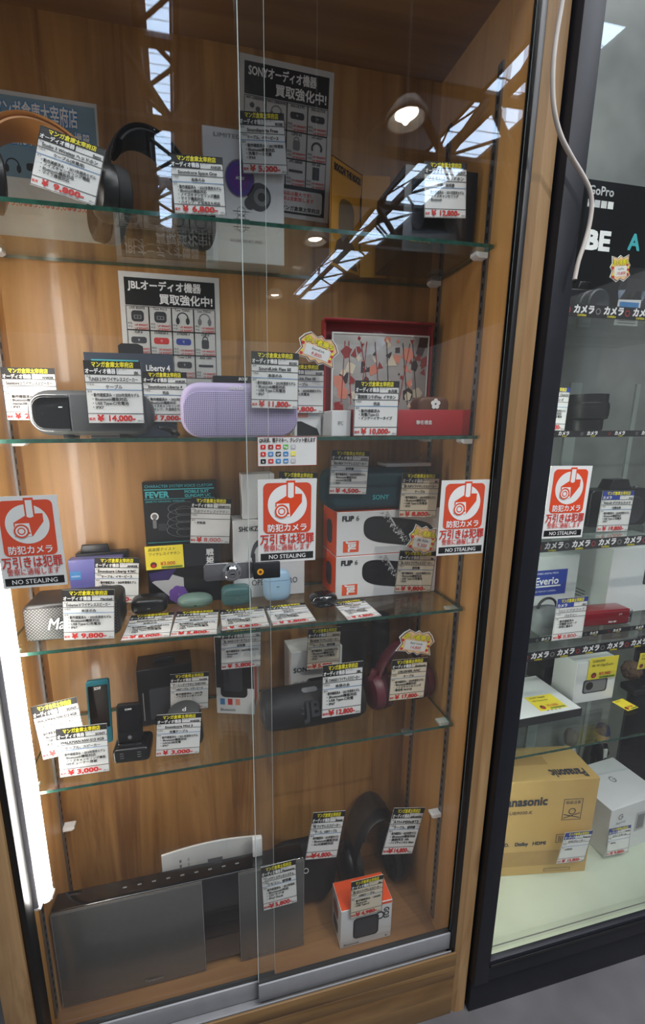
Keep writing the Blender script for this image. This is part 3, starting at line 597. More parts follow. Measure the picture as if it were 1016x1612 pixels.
def draw_ls(mb, fs, w, d, h):
    f = fs['front']; mb.text(f, w * 0.13, h * 0.93, h * 0.03, 'LIMITED', 'ink_grey', w * 0.5, sx=1.5); mat('purple_gloss', (104, 48, 150), 0.25, coat=0.5)
    cx, cy = w * 0.44, h * 0.645
    mb.disc(f, cx, cy, w * 0.185, 'plastic_grey', 0.0005, ry=w * 0.21); mb.disc(f, cx, cy, w * 0.17, 'purple_gloss', 0.0008, ry=w * 0.195); mb.ring(f, cx, cy, w * 0.135, w * 0.15, 'ink_blue_dark', 0.001, sy=1.15); mb.text(f, cx, cy - h * .01, h * 0.022, 'BOSE', 'ink_white', None, 'c', 0.02, 0.0012, slant=.3)
    cx, cy = w * 0.68, h * 0.52
    mb.disc(f, cx, cy, w * 0.15, 'ink_charcoal', 0.0005, ry=w * 0.16); mb.disc(f, cx + w * .03, cy, w * 0.10, 'ink_grey', 0.0007); mb.disc(f, cx + w * .03, cy, w * 0.05, 'ink_black', 0.0009); mb.disc(f, cx - w * .12, cy - w * .08, w * .07, 'ink_charcoal', 0.0009)
    mb.text(f, w * 0.3, h * 0.16, h * 0.022, 'SOUNDSPORT FREE', 'ink_grey', w * 0.6)
    for i in range(3): mb.rrect(f, w * 0.35, h * (0.26 + i * 0.06), w * 0.2, h * 0.035, w * .03, 'paper_white', 0.0005); mb.ring(f, w * 0.45, h * (0.277 + i * .06), w * .05, w * .056, 'ink_grey')
carton('earbud_box', 'tall white box showing a purple ring and a grey earbud, beside the upper poster', 'box', 318, 447, 205, Z1, 0.183, 0.042, 'card_white', draw=draw_ls)
mat('anime_yellow', (226, 160, 40), 0.4, coat=0.3); mat('card_yellow', (214, 150, 46), 0.45, coat=0.2, var=0.04); mat('fig_olive', (120, 92, 40), 0.5, var=0.1)
B_ = at(571, 276, Y=0.212); hF = B_.z - Z1; k_ = (B_.z - CAM.z)
dA = at(522, 243, Y=1.0) - CAM; A_ = CAM + dA * (k_ / dA.z); C_ = at(615, 281, Y=0.205)
t = thing('display_card', 'folded yellow-orange display card with black lettering standing on the top shelf', 'display card', (B_.x, B_.y, Z1))
for nm, P_, Q_ in (('lettered_panel', A_, B_), ('plain_panel', B_, C_)):
    mb = MB(); p, q = V((P_.x - B_.x, P_.y - B_.y, 0)), V((Q_.x - B_.x, Q_.y - B_.y, 0)); u = (q - p); L_ = u.length; fr = F(p, u, (0, 0, 1)); slab(mb, fr, L_ - .0005, hF, .002, 'card_yellow')
    if nm == 'lettered_panel':
        w, h = L_, hF; mb.border(fr, 0, 0, w - .0005, h, .0015, 'ink_black', .0004); mb.text(fr, w * .08, h * .89, h * .06, 'BOCCHI THE ROCK!', 'ink_black', w * .86, 'l', .06)
        mb.rect(fr, w * .94, h * .08, w * .03, h * .25, 'ink_black'); mb.rect(fr, w * .94, h * .55, w * .03, h * .25, 'ink_black')
        mb.poly(fr, [(w * .08, h * .04), (w * .9, h * .04), (w * .78, h * .26), (w * .5, h * .36), (w * .2, h * .26)], 'ink_charcoal'); mb.rrect(fr, w * .25, h * .30, w * .5, h * .38, w * .2, 'fig_olive', .0005)
    mb.build(nm, t)
def draw_dark(mb, fs, w, d, h):
    f = fs['front']; mb.ring(f, w * .42, h * .55, w * .2, w * .27, 'ink_charcoal', 0.0006, 24, -0.3, PI + 0.3); mb.disc(f, w * .2, h * .42, w * .09, 'ink_charcoal', 0.0006, w * .15); mb.disc(f, w * .65, h * .42, w * .09, 'ink_charcoal', 0.0006, w * .15)  # drawn ring and ovals stand in for headphones reflected in the glossy front
    mb.text(f, w * .1, h * .12, h * .03, 'Noise Cancelling', 'ink_yellow', w * .5)
mat('card_navy', (20, 22, 30), 0.3, coat=0.15, var=0.1)
carton('headphone_box', 'dark glossy headphone box in the corner of the top shelf', 'box', 0, 0, 0, Z1, 0, 0.122, 'card_navy', draw=draw_dark, w=0.140, h=at(640, 257, Y=0.072).z - Z1, loc=V((-0.080, 0.072, Z1)), yaw=-0.02)
price_card('price card for 9,800 yen leaning on the tan headphones', ((62.4, 194.5), (163, 236.5), (153.5, 323.4), (48.6, 291.7)), 0.024, 'Beats', 'Studio 3 Wireless ヘッドホン', 'ケーブル(充電用)', '9,800', ['・動作確認済み  ・2017年発売モデル', '・ノイズキャンセリング機能', '・Bluetooth機能対応', '・マイク機能対応'], lean=0.01)
price_card('price card for 6,800 yen in front of the black headphones', ((268, 241.6), (351, 249), (355.7, 338.8), (273.8, 336)), 0.024, 'ANKER', 'Soundcore Space One', '本体のみ', '6,800', ['・動作確認済み ・2023年発売モデル', '・Bluetooth機能対応', '・ノイズキャンセリング機能', '・マイク機能対応', '・ハイレゾ、片耳再生も対応'])
price_card('price card for 5,000 yen on the tall white box', ((376, 175.5), (448, 178), (452, 276.5), (382, 271.6)), 0.170, 'BOSE', 'Soundsports Free', 'ケーブル、イヤーピース', '5,000', ['・動作確認済み ・2017年発売', '・Bluetooth機能対応', '・充電ケース付属', '・IPX4'])
price_card('price card for 12,800 yen in front of the dark glossy headphone box', ((671, 254), (736.5, 257), (732.5, 344), (666, 342)), 0.050, 'SONY', 'ワイヤレスヘッドホン', '元箱、説明書', '12,800', ['・動作確認済み ・2021年発売モデル', '・ノイズキャンセリング', '・Bluetooth'])

# ------------------------------------------------------------------ second shelf
def span(x0, x1, py, Y): a, b = at(x0, py, Y=Y), at(x1, py, Y=Y); return (a.x + b.x) / 2, b.x - a.x
def hgt(px, py, Y, Z): return at(px, py, Y=Y).z - Z
def superell(w, d, h, za, zb, nx=2.6, nz=2.6, seg=36, lev=12):
    """slice from za to zb (0..1 of the height) of a rounded case; returns verts, faces"""
    vs = []; fs = []
    for i in range(lev + 1):
        z = za + (zb - za) * i / lev; q = max(0.0, 1 - abs(2 * z - 1) ** nz) ** (1 / nz); q = max(q, 0.02)
        for k in range(seg):
            a = 2 * PI * k / seg; c, s_ = math.cos(a), math.sin(a)
            vs.append((w / 2 * q * math.copysign(abs(c) ** (2 / nx), c), d / 2 * q * math.copysign(abs(s_) ** (2 / nx), s_), h * z))
    for i in range(lev):
        for k in range(seg): fs.append((i * seg + k, i * seg + (k + 1) % seg, (i + 1) * seg + (k + 1) % seg, (i + 1) * seg + k))
    fs.append(tuple(range(seg))[::-1]); fs.append(tuple(lev * seg + k for k in range(seg))); return vs, fs
def dshape(x0, x1, z0, z1, r, n=8):
    pts = [(x1, z0), (x1, z1)]
    for cx, cz, a in ((x0 + r, z1 - r, PI / 2), (x0 + r, z0 + r, PI)):
        for i in range(n): q = a + PI / 2 * i / (n - 1); pts.append((cx + r * math.cos(q), cz + r * math.sin(q)))
    return pts
mat('speaker_grey', (84, 86, 88), 0.5, 0.2, var=0.06); weave('fabric_charcoal', (40, 42, 46), (66, 68, 72), 520)
Y = 0.05; xc, w = span(38, 240, 655, Y); h = hgt(140, 613, Y, Z2) - 0.004
t = thing('portable_radio', 'grey bar-shaped portable radio speaker with a glossy black chrome-edged end', 'speaker', (xc, Y, Z2), group='portable speakers')
mb = MB(); mb.prism(rr(w, h, h * 0.47, 8, z=0.004), 0.0, 0.07, 'speaker_grey', 0.02, 5); mb.build('body', t)
mb = MB(); mb.prism(dshape(-w * .455, -w * .155, .004 + h * .10, .004 + h * .88, h * .30), -0.003, 0.01, 'chrome', 0.0012); mb.build('display_frame', t, 'chrome rim')
mb = MB(); mb.prism(dshape(-w * .435, -w * .155, .004 + h * .15, .004 + h * .83, h * .25), -0.0042, 0.005, 'gloss_black', 0.001); fr = F((-w * .42, -0.0043, 0), (1, 0, 0), (0, 0, 1)); mb.rect(fr, w * .19, h * .66, w * .03, h * .02, 'ink_white'); mb.build('display', t, 'glossy black display')
mb = MB(); mb.prism(rr(w * 0.60, h * 0.80, h * 0.06, 4, x=w * 0.15, z=0.004 + h * 0.09), -0.0035, 0.01, 'fabric_charcoal', 0.002); mb.build('speaker_grille', t)
for x in (-0.2, 0.25): mb = MB(); mb.box((w * x - 0.008, 0.012, 0), (w * x + 0.008, 0.05, 0.006), 'rubber', 0.001); mb.build('foot', t)

mat('lilac', (190, 176, 214), 0.5, var=0.02); weave('lilac_grille', (110, 100, 132), (190, 178, 216), 330, 0.55)
Y = 0.038; xc, w = span(284, 471, 650, Y); h = hgt(377, 602, Y, Z2)
t = thing('portable_speaker', 'lilac rounded portable speaker with a perforated front', 'speaker', (xc, Y, Z2), group='portable speakers')
mb = MB(); mb.prism(rr(w, h, 0.032, 8), 0.0, 0.048, 'lilac', 0.011, 5); fr = F((-w / 2, -0.0002, 0), (1, 0, 0), (0, 0, 1)); mb.text(fr, w * 0.40, h * 0.865, h * 0.055, 'BOSE', 'paper_white', w * 0.2, sx=1.5, slant=0.25, bold=0.02); mb.build('body', t)
mb = MB(); mb.prism(rr(w * 0.95, h * 0.80, 0.027, 8, z=h * 0.03), -0.0012, 0.004, 'lilac_grille', 0.001); mb.build('speaker_grille', t, 'perforated lilac front')
def draw_bose(mb, fs, w, d, h): mb.text(fs['front'], w * .44, h * .93, h * .045, 'BOSE', 'paper_white', w * .4, slant=.25, bold=.02)
carton('speaker_box', 'dark box with white lettering standing behind the lilac speaker', 'box', 335, 425, 592, Z2, 0.135, 0.06, 'card_black', draw=draw_bose)
def draw_lib(mb, fs, w, d, h):
    f = fs['front']; mb.text(f, w * .68, h * .80, h * .07, 'Liberty 4', 'ink_white', w * .28, bold=.02); mb.text(f, w * .68, h * .70, h * .03, '完全ワイヤレスイヤホン', 'ink_white', w * .27)
    mb.rect(f, w * .08, h * .86, w * .52, h * .06, 'ink_teal'); mb.rect(f, w * .1, h * .1, w * .5, h * .6, 'card_navy', .0006); mb.disc(f, w * .8, h * .35, w * .1, 'ink_charcoal')
    mb.prism([(-w * .12, h), (w * .16, h), (w * .16, h + .013), (w * .10, h + .017), (-w * .08, h + .017), (-w * .12, h + .013)], 0.004, 0.006, 'card_black')
carton('earbud_box', 'dark blue earbud box with a hanging tab behind the radio speaker', 'box', 131, 272, 556, Z2, 0.128, 0.045, mat('card_slate', (52, 60, 74), 0.35, coat=0.3, var=0.08), draw=draw_lib)
mb = MB(); P = [(-0.574 + 0.012 * math.cos(a) + 0.012 * i / 30, 0.075 + 0.010 * math.sin(a * 1.3), Z2 + 0.004 + 0.012 * abs(math.sin(a * 0.5))) for i, a in enumerate([k * 0.5 for k in range(36)])]
mb.tube(P, 0.0025, 'rubber', 8); mb.build('wrist_strap', None, 'black coiled strap lying beside the radio speaker', 'strap', recenter=True)
def draw_grey(mb, fs, w, d, h):
    f = fs['front']; mat('salmon', (224, 140, 118), 0.5); mb.rect(f, 0.0, h * .64, w * .5, h * .30, 'salmon', .0006); mb.poly(f, [(w * .1, 0.001), (w * .95, 0.001), (w * .85, h * .25), (w * .25, h * .5), (w * .1, h * .5)], 'ink_black', .0007)
carton('earphone_box', 'small pale box with a salmon tab between the lilac speaker and the red gift box', 'box', 464, 506, 640, Z2, 0.098, 0.04, 'card_white', draw=draw_grey)
# red gift box: open tray in front, lid with a picture panel standing behind
mat('gift_red', (160, 30, 38), 0.45, coat=0.2, var=0.05); mat('art_grey', (176, 172, 172), 0.3, coat=0.5, var=0.15, scale=25); mat('art_red', (156, 44, 44), 0.35, coat=0.4, var=0.2); mat('art_dark', (58, 40, 42), 0.35, coat=0.4, var=0.2)
Y0 = 0.040; xa = at(520, 670, Y=Y0).x; xb = min(at(745, 670, Y=Y0).x, -0.0085); xb0 = at(557, 670, Y=Y0).x; hh = hgt(690, 645, Y0, Z2); xm = (xa + xb) / 2
t = thing('gift_box', 'open red gift box with its lid standing up behind it and a picture panel', 'gift box', (xm, Y0, Z2))
mb = MB(); a, b = xb0 - xm, xb - xm; D = 0.10
mb.box((a, 0, 0), (b, 0.004, hh), 'gift_red', 0.0008); mb.box((a, D, 0), (b, D + 0.004, hh), 'gift_red', 0.0008); mb.box((b - 0.004, 0.004, 0), (b, D, hh), 'gift_red'); mb.box((a, 0.004, 0), (a + 0.004, D, hh), 'gift_red'); mb.box((a, 0.004, 0), (b, D, 0.003), 'gift_red')
fr = F((a, -0.0001, 0), (1, 0, 0), (0, 0, 1)); mb.text(fr, (b - a) * .52, hh * .45, hh * .12, '聯名禮盒', 'poster_cell', None, bold=.02); mb.build('tray', t)
Yl = 0.168; x0, x1 = at(509, 560, Y=Yl).x - xm, at(679, 560, Y=Yl).x - xm; zt = hgt(600, 506, Yl, Z2)
mb = MB(); yl = Yl - Y0; mb.box((x0, yl + 0.012, hh * .6), (x1, yl + 0.016, zt), 'gift_red', 0.0008); mb.box((x0, yl - 0.012, zt - 0.004), (x1, yl + 0.012, zt), 'gift_red', 0.0008); mb.box((x0, yl - 0.004, 0.001), (x0 + 0.004, yl + 0.012, zt - .004), 'gift_red'); mb.box((x1 - 0.004, yl - 0.004, 0.001), (x1, yl + 0.012, zt - .004), 'gift_red'); mb.build('lid', t)
mb = MB(); x2, x3 = at(522, 560, Y=Yl).x - xm, at(674, 560, Y=Yl).x - xm; z1_ = hgt(600, 526, Yl, Z2)
mb.box((x2, yl - 0.002, 0.002), (x3, yl + 0.006, z1_), 'art_grey', 0.001); fr = F((x2, yl - 0.002, 0.002), (1, 0, 0), (0, 0, 1)); w, h = x3 - x2, z1_ - 0.002; rnd = random.Random(4)
for i in range(90):
    cx, cy = w * rnd.uniform(.04, .96), h * rnd.uniform(.22, .95); r = w * rnd.uniform(.015, .075); a0 = rnd.uniform(0, 6.28); n = rnd.randint(3, 5); k = rnd.uniform(.3, .6)
    pts = [(min(w * .99, max(w * .01, cx + r * math.cos(a0 + 6.28 * j / n) * (1 if j % 2 else k * 1.6))), min(h * .98, max(h * .02, cy + r * math.sin(a0 + 6.28 * j / n)))) for j in range(n)]
    mb.poly(fr, pts, rnd.choice(['art_red', 'art_red', 'art_dark', 'paper_cream_bounce', 'art_grey', 'salmon']), 0.0004 + i * 4e-6)
for i in range(9):
    x = w * (.1 + .1 * i); mb.line(fr, x, h * .3, x + w * rnd.uniform(-.12, .12), h * .92, w * .008, rnd.choice(['art_dark', 'art_red']), 0.0009)
mb.border(fr, 0, 0, w, h, w * .014, 'paper_white', 0.001); mb.build('picture_panel', t, 'glossy red and grey picture panel')
carton('accessory_box', 'plain white box at the left end of the red gift tray', 'box', 523, 553, 646, Z2, 0.045, 0.075, 'card_white', draw=lambda mb, fs, w, d, h: mb.text(fs['front'], w * .3, h * .45, h * .14, 'IPC', 'ink_grey', w * .3))
t = thing('earphone_case', 'brown earphone case with a white flower above the red gift tray', 'earphone case', (at(676, 640, Y=0.09).x, 0.09, Z2 + 0.004))
mb = MB(); w = 0.066; hb = hgt(676, 624, 0.07, Z2) - .004; mb.prism(rr(w, hb, 0.014, 6), -0.018, 0.018, mat('brown_case', (92, 56, 38), 0.5, var=0.08), 0.006); mb.build('body', t)
mb = MB(); fr = F((0.002, -0.0185, hb - 0.014), (1, 0, 0), (0, 0, 1))
for i in range(5): a = PI / 2 + i * 2 * PI / 5; mb.disc(fr, 0.006 * math.cos(a), 0.006 * math.sin(a), 0.0044, 'ink_white', 0.001 + i * 1e-5, seg=14)
mb.build('flower_emblem', t, 'white flower emblem')
price_card('price card above the left end of the radio speaker on the second shelf', ((6, 578), (91, 580), (90, 662), (6, 662)), 0.125, 'ANKER', 'Soundcore 2 ワイヤレススピーカー', '', '2,500', ['・動作確認済み ・2017年', '・Bluetooth機能対応', '・microUSB', '・IPX7'])
price_card('price card for 14,000 yen leaning on the grey radio speaker', ((133, 567.5), (222, 569), (227.5, 667), (137.5, 666)), 0.040, 'JBL', 'TUNER 2 FM ワイヤレススピーカー', 'ケーブル', '14,000', ['・動作確認済み ・2020年発売モデル', '・Bluetooth機能対応', '・USB Type-C/充電池', '・IPX7'])
price_card('price card for 7,000 yen left of the lilac speaker', ((225, 585), (295, 586), (296, 665), (228, 664)), 0.1235, 'ANKER', 'Soundcore Liberty 4', '完品', '7,000', ['・動作確認済み ・2022年発売', '・Bluetooth機能対応', '・ノイズキャンセリング機能', '・ハイレゾ、片耳再生も対応'])
price_card('price card for 11,800 yen leaning on the lilac speaker', ((395, 553), (470, 556), (470, 645), (396, 642)), 0.030, 'BOSE', 'SoundLink Flex SE', '本体のみ', '11,800', ['・動作確認済み ・2023年発売モデル', '・Bluetooth機能対応', '・USB Type-C充電池', '・IP67'])
price_card('half-hidden price card under the sale tag, just right of the 11,800 yen card', ((440, 572), (511, 574), (509, 651), (440, 650)), 0.0925, 'BOSE', 'SoundLink Flex SE', 'ケーブル', '9,800', ['・動作確認済み ・2023年発売モデル', '・USB Type-C充電池'])
price_card('price card for 10,000 yen in front of the red gift box', ((559, 599), (628, 600), (626, 686), (557, 686)), 0.030, '水月雨', '期間限コラボVer. イヤホン', '完品', '10,000', ['・動作確認済み', '・充電(Type-C)', '・インナーイヤータイプ'])
star_tag('jagged sale tag between the lilac speaker and the red gift box', ((472, 514), (537, 540), (527, 584), (466, 562)), 0.062, 'SoundLink', '9,800-')

# ------------------------------------------------------------------ third shelf
def draw_fever(mb, fs, w, d, h):
    f = fs['front']; TL = 'ink_teal'
    mb.text(f, w * .03, h * .955, h * .022, 'CHARACTER SYSTEM VOICE CUSTOM', TL, w * .92); mb.rect(f, w * .02, h * .935, w * .95, h * .008, TL)
    mb.text(f, w * .03, h * .875, h * .048, 'FEVER', TL, w * .5, bold=.04); mb.text(f, w * .56, h * .905, h * .024, 'MOBILE SUIT', TL, w * .4, bold=.03); mb.text(f, w * .56, h * .872, h * .024, 'GUNDAM UC', TL, w * .4, bold=.03)
    mb.rect(f, w * .02, h * .86, w * .95, h * .004, TL); mb.text(f, w * .03, h * .835, h * .016, 'SANKYO ORIGINAL WIRELESS', TL, w * .6)
    for i, y in enumerate((.78, .72, .66, .60)):
        mb.ring(f, w * .55, h * y, w * (.22 + .01 * i), w * (.228 + .01 * i), 'ink_grey', .0006, sy=.42); mb.ring(f, w * .55, h * (y - .02), w * .12, w * .126, 'ink_grey', .0006, sy=.5)
    mb.ring(f, w * .14, h * .72, w * .035, w * .055, 'ink_white', .0006); mb.disc(f, w * .14, h * .72, w * .03, 'ink_grey'); mb.rrect(f, w * .11, h * .62, w * .05, h * .08, w * .02, 'ink_grey'); mb.rrect(f, w * .18, h * .60, w * .12, h * .06, w * .02, 'ink_charcoal')
    mb.rect(f, w * .03, h * .49, w * .94, h * .014, TL)
carton('earphone_box', 'dark box with big turquoise lettering standing at the back of the third shelf', 'box', 223, 340, 758, Z3, 0.195, 0.028, 'card_black', draw=draw_fever)
def draw_anime(mb, fs, w, d, h):
    f = fs['front']; mat('violet_dark', (58, 46, 96), 0.4, var=0.1); mat('violet_flower', (112, 78, 160), 0.4, var=0.15)
    mb.poly(f, [(w * .05, h * .40), (w * .34, h * .06), (w * .48, h * .10), (w * .48, h * .44), (w * .30, h * .52)], 'poster_grey'); mb.poly(f, [(w * .02, h * .55), (w * .40, h * .62), (w * .28, h * .42), (w * .04, h * .42)], 'violet_dark', .0008)
    for i in range(7): a = i * 2 * PI / 7; mb.disc(f, w * (.40 + .07 * math.cos(a)), h * .16 + w * .07 * math.sin(a), w * .065, 'violet_flower', .001 + i * 1e-5, seg=12)
    for i, c in enumerate('戦姫絶唱'): mb.text(f, w * .86, h * (.80 - .13 * i), h * .085, c, 'ink_white', None, 'c', .03)
    for i in range(10): mb.rect(f, w * .80, h * (.34 + i * .05), w * .012, h * .03, 'ink_grey')
carton('earphone_box', 'dark purple box carrying a yellow handwritten note on the third shelf', 'box', 229, 346, 857, Z3, 0.168, 0.024, 'card_black', draw=draw_anime)
hand_note('yellow handwritten note for 3,000 yen stuck on the dark purple box', ((228, 861), (288, 857), (290, 893), (230, 898)), 0.166, ['高画質テイスト', 'ワイヤレスイヤホン'], price='¥3,000')
def draw_shokz(mb, fs, w, d, h):
    f = fs['front']; mb.text(f, w * .08, h * .86, h * .06, 'SHOKZ', 'ink_black', w * .26, bold=.03); mb.text(f, w * .24, h * .16, h * .075, 'OPENRUN PRO', 'ink_charcoal', w * .66)
    for s in (0, 1): mb.ring(f, w * (.36 + .26 * s), h * .50, w * .085, w * .125, 'ink_charcoal', .0006, 24, .2, PI - .1, 2.2); mb.rrect(f, w * (.25 + .26 * s), h * .34, w * .05, h * .24, w * .02, 'ink_charcoal')
carton('headphone_box', 'white sports headphone box behind the earbud cases on the third shelf', 'box', 366, 480, 817, Z3, 0.165, 0.055, 'card_white', draw=draw_shokz)
zs = Z3 + hgt(420, 817, 0.165, Z3) + .001
carton('accessory_box', 'small white box stacked on the white sports headphone box', 'box', 380, 432, 746, zs, 0.17, 0.045, 'card_white')
price_card('price card mostly hidden behind the middle security sticker', ((437, 742), (499, 744), (497, 822), (437, 820)), 0.11, 'SHOKZ', 'OpenRun Pro', '完品', '9,800')
WATER = []
def draw_flip(mb, fs, w, d, h):
    f = fs['front']; rnd = random.Random(3); mb.text(f, w * .045, h * .80, h * .11, 'FLIP', 'ink_black', w * .125, bold=.05, o=.0012); mb.text(f, w * .175, h * .80, h * .11, '6', 'ink_black', w * .1, bold=.012, o=.0012)
    def tilt(pts): return [(w * .60 + (x - .5) * w * .70 + (y - .5) * .0, h * .50 + (y - .5) * h * .62 - (x - .5) * h * .26) for x, y in pts]
    pill = [(.5 + .5 * math.copysign(abs(math.cos(a)) ** .45, math.cos(a)), .5 + .5 * math.copysign(abs(math.sin(a)) ** .7, math.sin(a))) for a in [2 * PI * i / 40 for i in range(40)]]
    mb.poly(f, tilt(pill), 'ink_black', .0005); mb.poly(f, tilt([(.5 + (x - .5) * .9, .52 + (y - .5) * .75) for x, y in pill]), 'card_black', .0006)
    for i in range(4): mb.poly(f, tilt([(.20 + .09 * i, .30), (.27 + .09 * i, .30), (.27 + .09 * i, .72), (.20 + .09 * i, .72)]), 'ink_black', .0008)
    for i in range(90):
        t_ = rnd.random(); x = w * (.42 + .30 * t_ + rnd.uniform(-.03, .03)); y = h * (.95 - .80 * t_) + h * rnd.uniform(-.06, .06); r = w * rnd.uniform(.004, .016); a = rnd.uniform(0, 6.28)
        mb.poly(f, [(x + r * math.cos(a), y + r * math.sin(a)), (x + r * .5 * math.cos(a + 2), y + r * .5 * math.sin(a + 2)), (min(w * .98, x + r * 1.6 * math.cos(a + 4)), max(h * .02, min(h * .98, y + r * 1.6 * math.sin(a + 4))))], rnd.choice(['ink_grey', 'poster_grey', 'card_white', 'poster_grey']), .0011)
    mb.line(f, w * .47, h * .98, w * .56, h * .62, w * .016, 'poster_grey', .0012)
    mb.rect(f, w * .06, h * .08, w * .15, h * .26, 'card_orange'); fr2 = F(f.p(w * .165, h * .32), (0, 0, -1), (1, 0, 0)); mb.text(fr2, 0, -w * .055, w * .07, 'JBL', 'ink_white', h * .22, 'l', .05, .001)
    l = fs['left']; mb.rrect(l, d * .3, h * .2, d * .4, h * .55, d * .15, 'ink_charcoal'); mb.rect(fs['left'], d * .92, h * .02, d * .07, h * .96, 'card_orange', .0004)
FB = dict(front='card_white', left='card_orange', right='card_orange', top='card_orange')
hf = hgt(600, 872, 0.115, Z3); xfl, xfr = at(529, 905, Y=0.115).x, at(686, 905, Y=0.115).x
for i, lab in enumerate(('lower of the two stacked white and orange speaker boxes', 'upper of the two stacked white and orange speaker boxes')):
    carton('speaker_box', lab, 'box', 0, 0, 0, Z3, 0, 0.095, 'card_white', draw=draw_flip, w=xfr - xfl, h=hf - .0008, loc=V(((xfl + xfr) / 2 + .001 * i, 0.115 + .002 * i, Z3 + hf * i)), yaw=0.0, group='stacked white and orange speaker boxes', **FB)
zt = Z3 + 2 * hf + .001
mat('teal_fabric', (20, 62, 74), 0.6, var=0.15, scale=300); Y = 0.118; xc, w = span(516, 650, 765, Y); hs = hgt(580, 738, Y, zt)
t = thing('portable_speaker', 'dark teal bar speaker lying on the stacked white and orange boxes', 'speaker', (xc, Y, zt), group='portable speakers')
mb = MB(); mb.prism(rr(w, hs, hs * .3, 7), 0, 0.075, 'teal_fabric', 0.016, 5); mb.build('body', t); mb = MB(); fr = F((-w / 2, -.0003, 0), (1, 0, 0), (0, 0, 1)); mb.text(fr, w * .52, hs * .26, hs * .11, 'SONY', 'ink_teal', None, bold=.03); mb.build('lettering', t)
zs = zt + hs + .001
t = thing('wrapped_leaflet', 'clear plastic packet with a pale leaflet lying on the dark teal speaker', 'packet', (at(645, 728, Y=.13).x, .13, zs))
mb = MB(); mb.box((-.052, 0, 0), (.052, .05, .008), 'card_white', .002); mb.build('leaflet', t)
mb = MB(); rnd = random.Random(2); n = 9; vs = [((-.057 + .114 * i / n), -.004 + .06 * j / 5, .0095 + (rnd.random() * .026 if 0 < i < n and 0 < j < 5 else 0) * (i / n)) for j in range(6) for i in range(n + 1)]
mb.add(vs, [(j * (n + 1) + i, j * (n + 1) + i + 1, (j + 1) * (n + 1) + i + 1, (j + 1) * (n + 1) + i) for j in range(5) for i in range(n)], 'clear_film', False); mb.build('film', t, 'crumpled clear film')
mat('card_violet', (96, 96, 164), 0.4, coat=0.2, var=0.05)
def draw_l4nc(mb, fs, w, d, h): mb.rrect(fs['front'], w * .02, h * .62, w * .20, h * .16, w * .01, 'ink_blue'); mb.text(fs['front'], w * .04, h * .67, h * .04, 'soundcore', 'ink_white', w * .16); mb.disc(fs['front'], w * .3, h * .22, w * .12, 'ink_black', ry=w * .2)
carton('earbud_box', 'blue-violet earbud box behind the price cards at the end of the third shelf', 'box', 106, 192, 880, Z3, 0.176, 0.024, 'card_violet', draw=draw_l4nc)
def draw_tab(mb, fs, w, d, h): mb.prism([(-w * .42, h), (w * .15, h), (w * .12, h + .016), (-w * .38, h + .016)], 0.006, 0.014, 'plastic_black', .002); mb.rect(fs['front'], w * .1, h * .9, w * .6, h * .03, 'ink_charcoal')
carton('earbud_box', 'black box with a raised handle behind the blue-violet box', 'box', 118, 200, 870, Z3, 0.203, 0.022, 'card_black', draw=draw_tab)
weave('grille_weave', (96, 95, 94), (12, 12, 13), 250, 0.5, 0.1, rot=0.78)
Y = 0.052; xc, w = span(36, 190, 985, Y); hm = hgt(70, 957, Y, Z3)
t = thing('portable_speaker', 'black compact speaker with a pale woven grille and white script, partly behind its card', 'speaker', (xc, Y, Z3), group='portable speakers')
mb = MB(); mb.prism(rr(w, hm + .006, .012, 6), 0, .075, mat('vinyl_black', (34, 34, 36), .4, var=.2, scale=200), .006); mb.build('body', t)
mb = MB(); mb.box((-w / 2 + .004, -.002, .005), (w / 2 - .004, .01, hm), 'grille_weave', .001); mb.build('speaker_grille', t, 'pale woven grille')
mb = MB(); fr = F((-w / 2, -.0024, 0), (1, 0, 0), (0, 0, 1)); mb.text(fr, w * .24, hm * .36, hm * .34, 'Marshall', 'ink_white', w * .5, bold=.015, slant=.35); mb.build('lettering', t)
def case(label, px, wpx, hpy, dep, m, nx=2.6, nz=2.6, split=.62, slot=None, yoff=0.0):
    b = at(px, hpy[1], Z=Z3); Y = b.y + dep / 2; a = at(px - wpx / 2, hpy[1] - 8, Y=Y); c = at(px + wpx / 2, hpy[1] - 8, Y=Y); w = c.x - a.x; h = hgt(px, hpy[0], Y, Z3)
    t = thing('earbud_case', label, 'earbud case', (b.x, Y, Z3), group='earbud cases on the third shelf')
    for nm, za, zb in (('base', 0, split - .006), ('lid', split + .006, 1)):
        mb = MB(); vs, fs = superell(w, dep, h, za, zb, nx, nz); mb.add(vs, fs, m, True)
        if nm == 'base' and slot: mb.add(*superell(w * .96, dep * .96, h, split - .01, split + .01, nx, nz, lev=1), 'ink_black', True)
        mb.build(nm, t)
    mb = MB(); mb.rrect(F((-.003, -dep / 2 * .985, h * (split - .2)), (1, 0, 0), (0, 0, 1)), 0, 0, .006, .002, .0008, slot or 'ink_grey', .0006); mb.build('charge_light', t)
case('black rounded-square earbud case, first in the row', 235, 57, (937, 970), .045, 'plastic_black', 4, 3.2)
case('grey-green pebble earbud case, second in the row', 308, 56, (934, 962), .042, mat('sage', (112, 138, 128), .45, var=.03), 2.4, 2.2, .55, 'ink_black')
case('teal-grey rounded-square earbud case, third in the row', 374, 47, (921, 956), .035, mat('teal_grey', (74, 112, 112), .4, var=.03), 4, 4)
case('pale blue upright earbud case standing in front of the white box', 438, 43, (896, 949), .030, mat('pale_blue', (158, 192, 220), .4, var=.02), 3.4, 3.4, .7)
case('small glossy black earbud case at the end of the row', 514, 42, (931, 961), .042, 'gloss_black', 2.6, 2.4, .55)
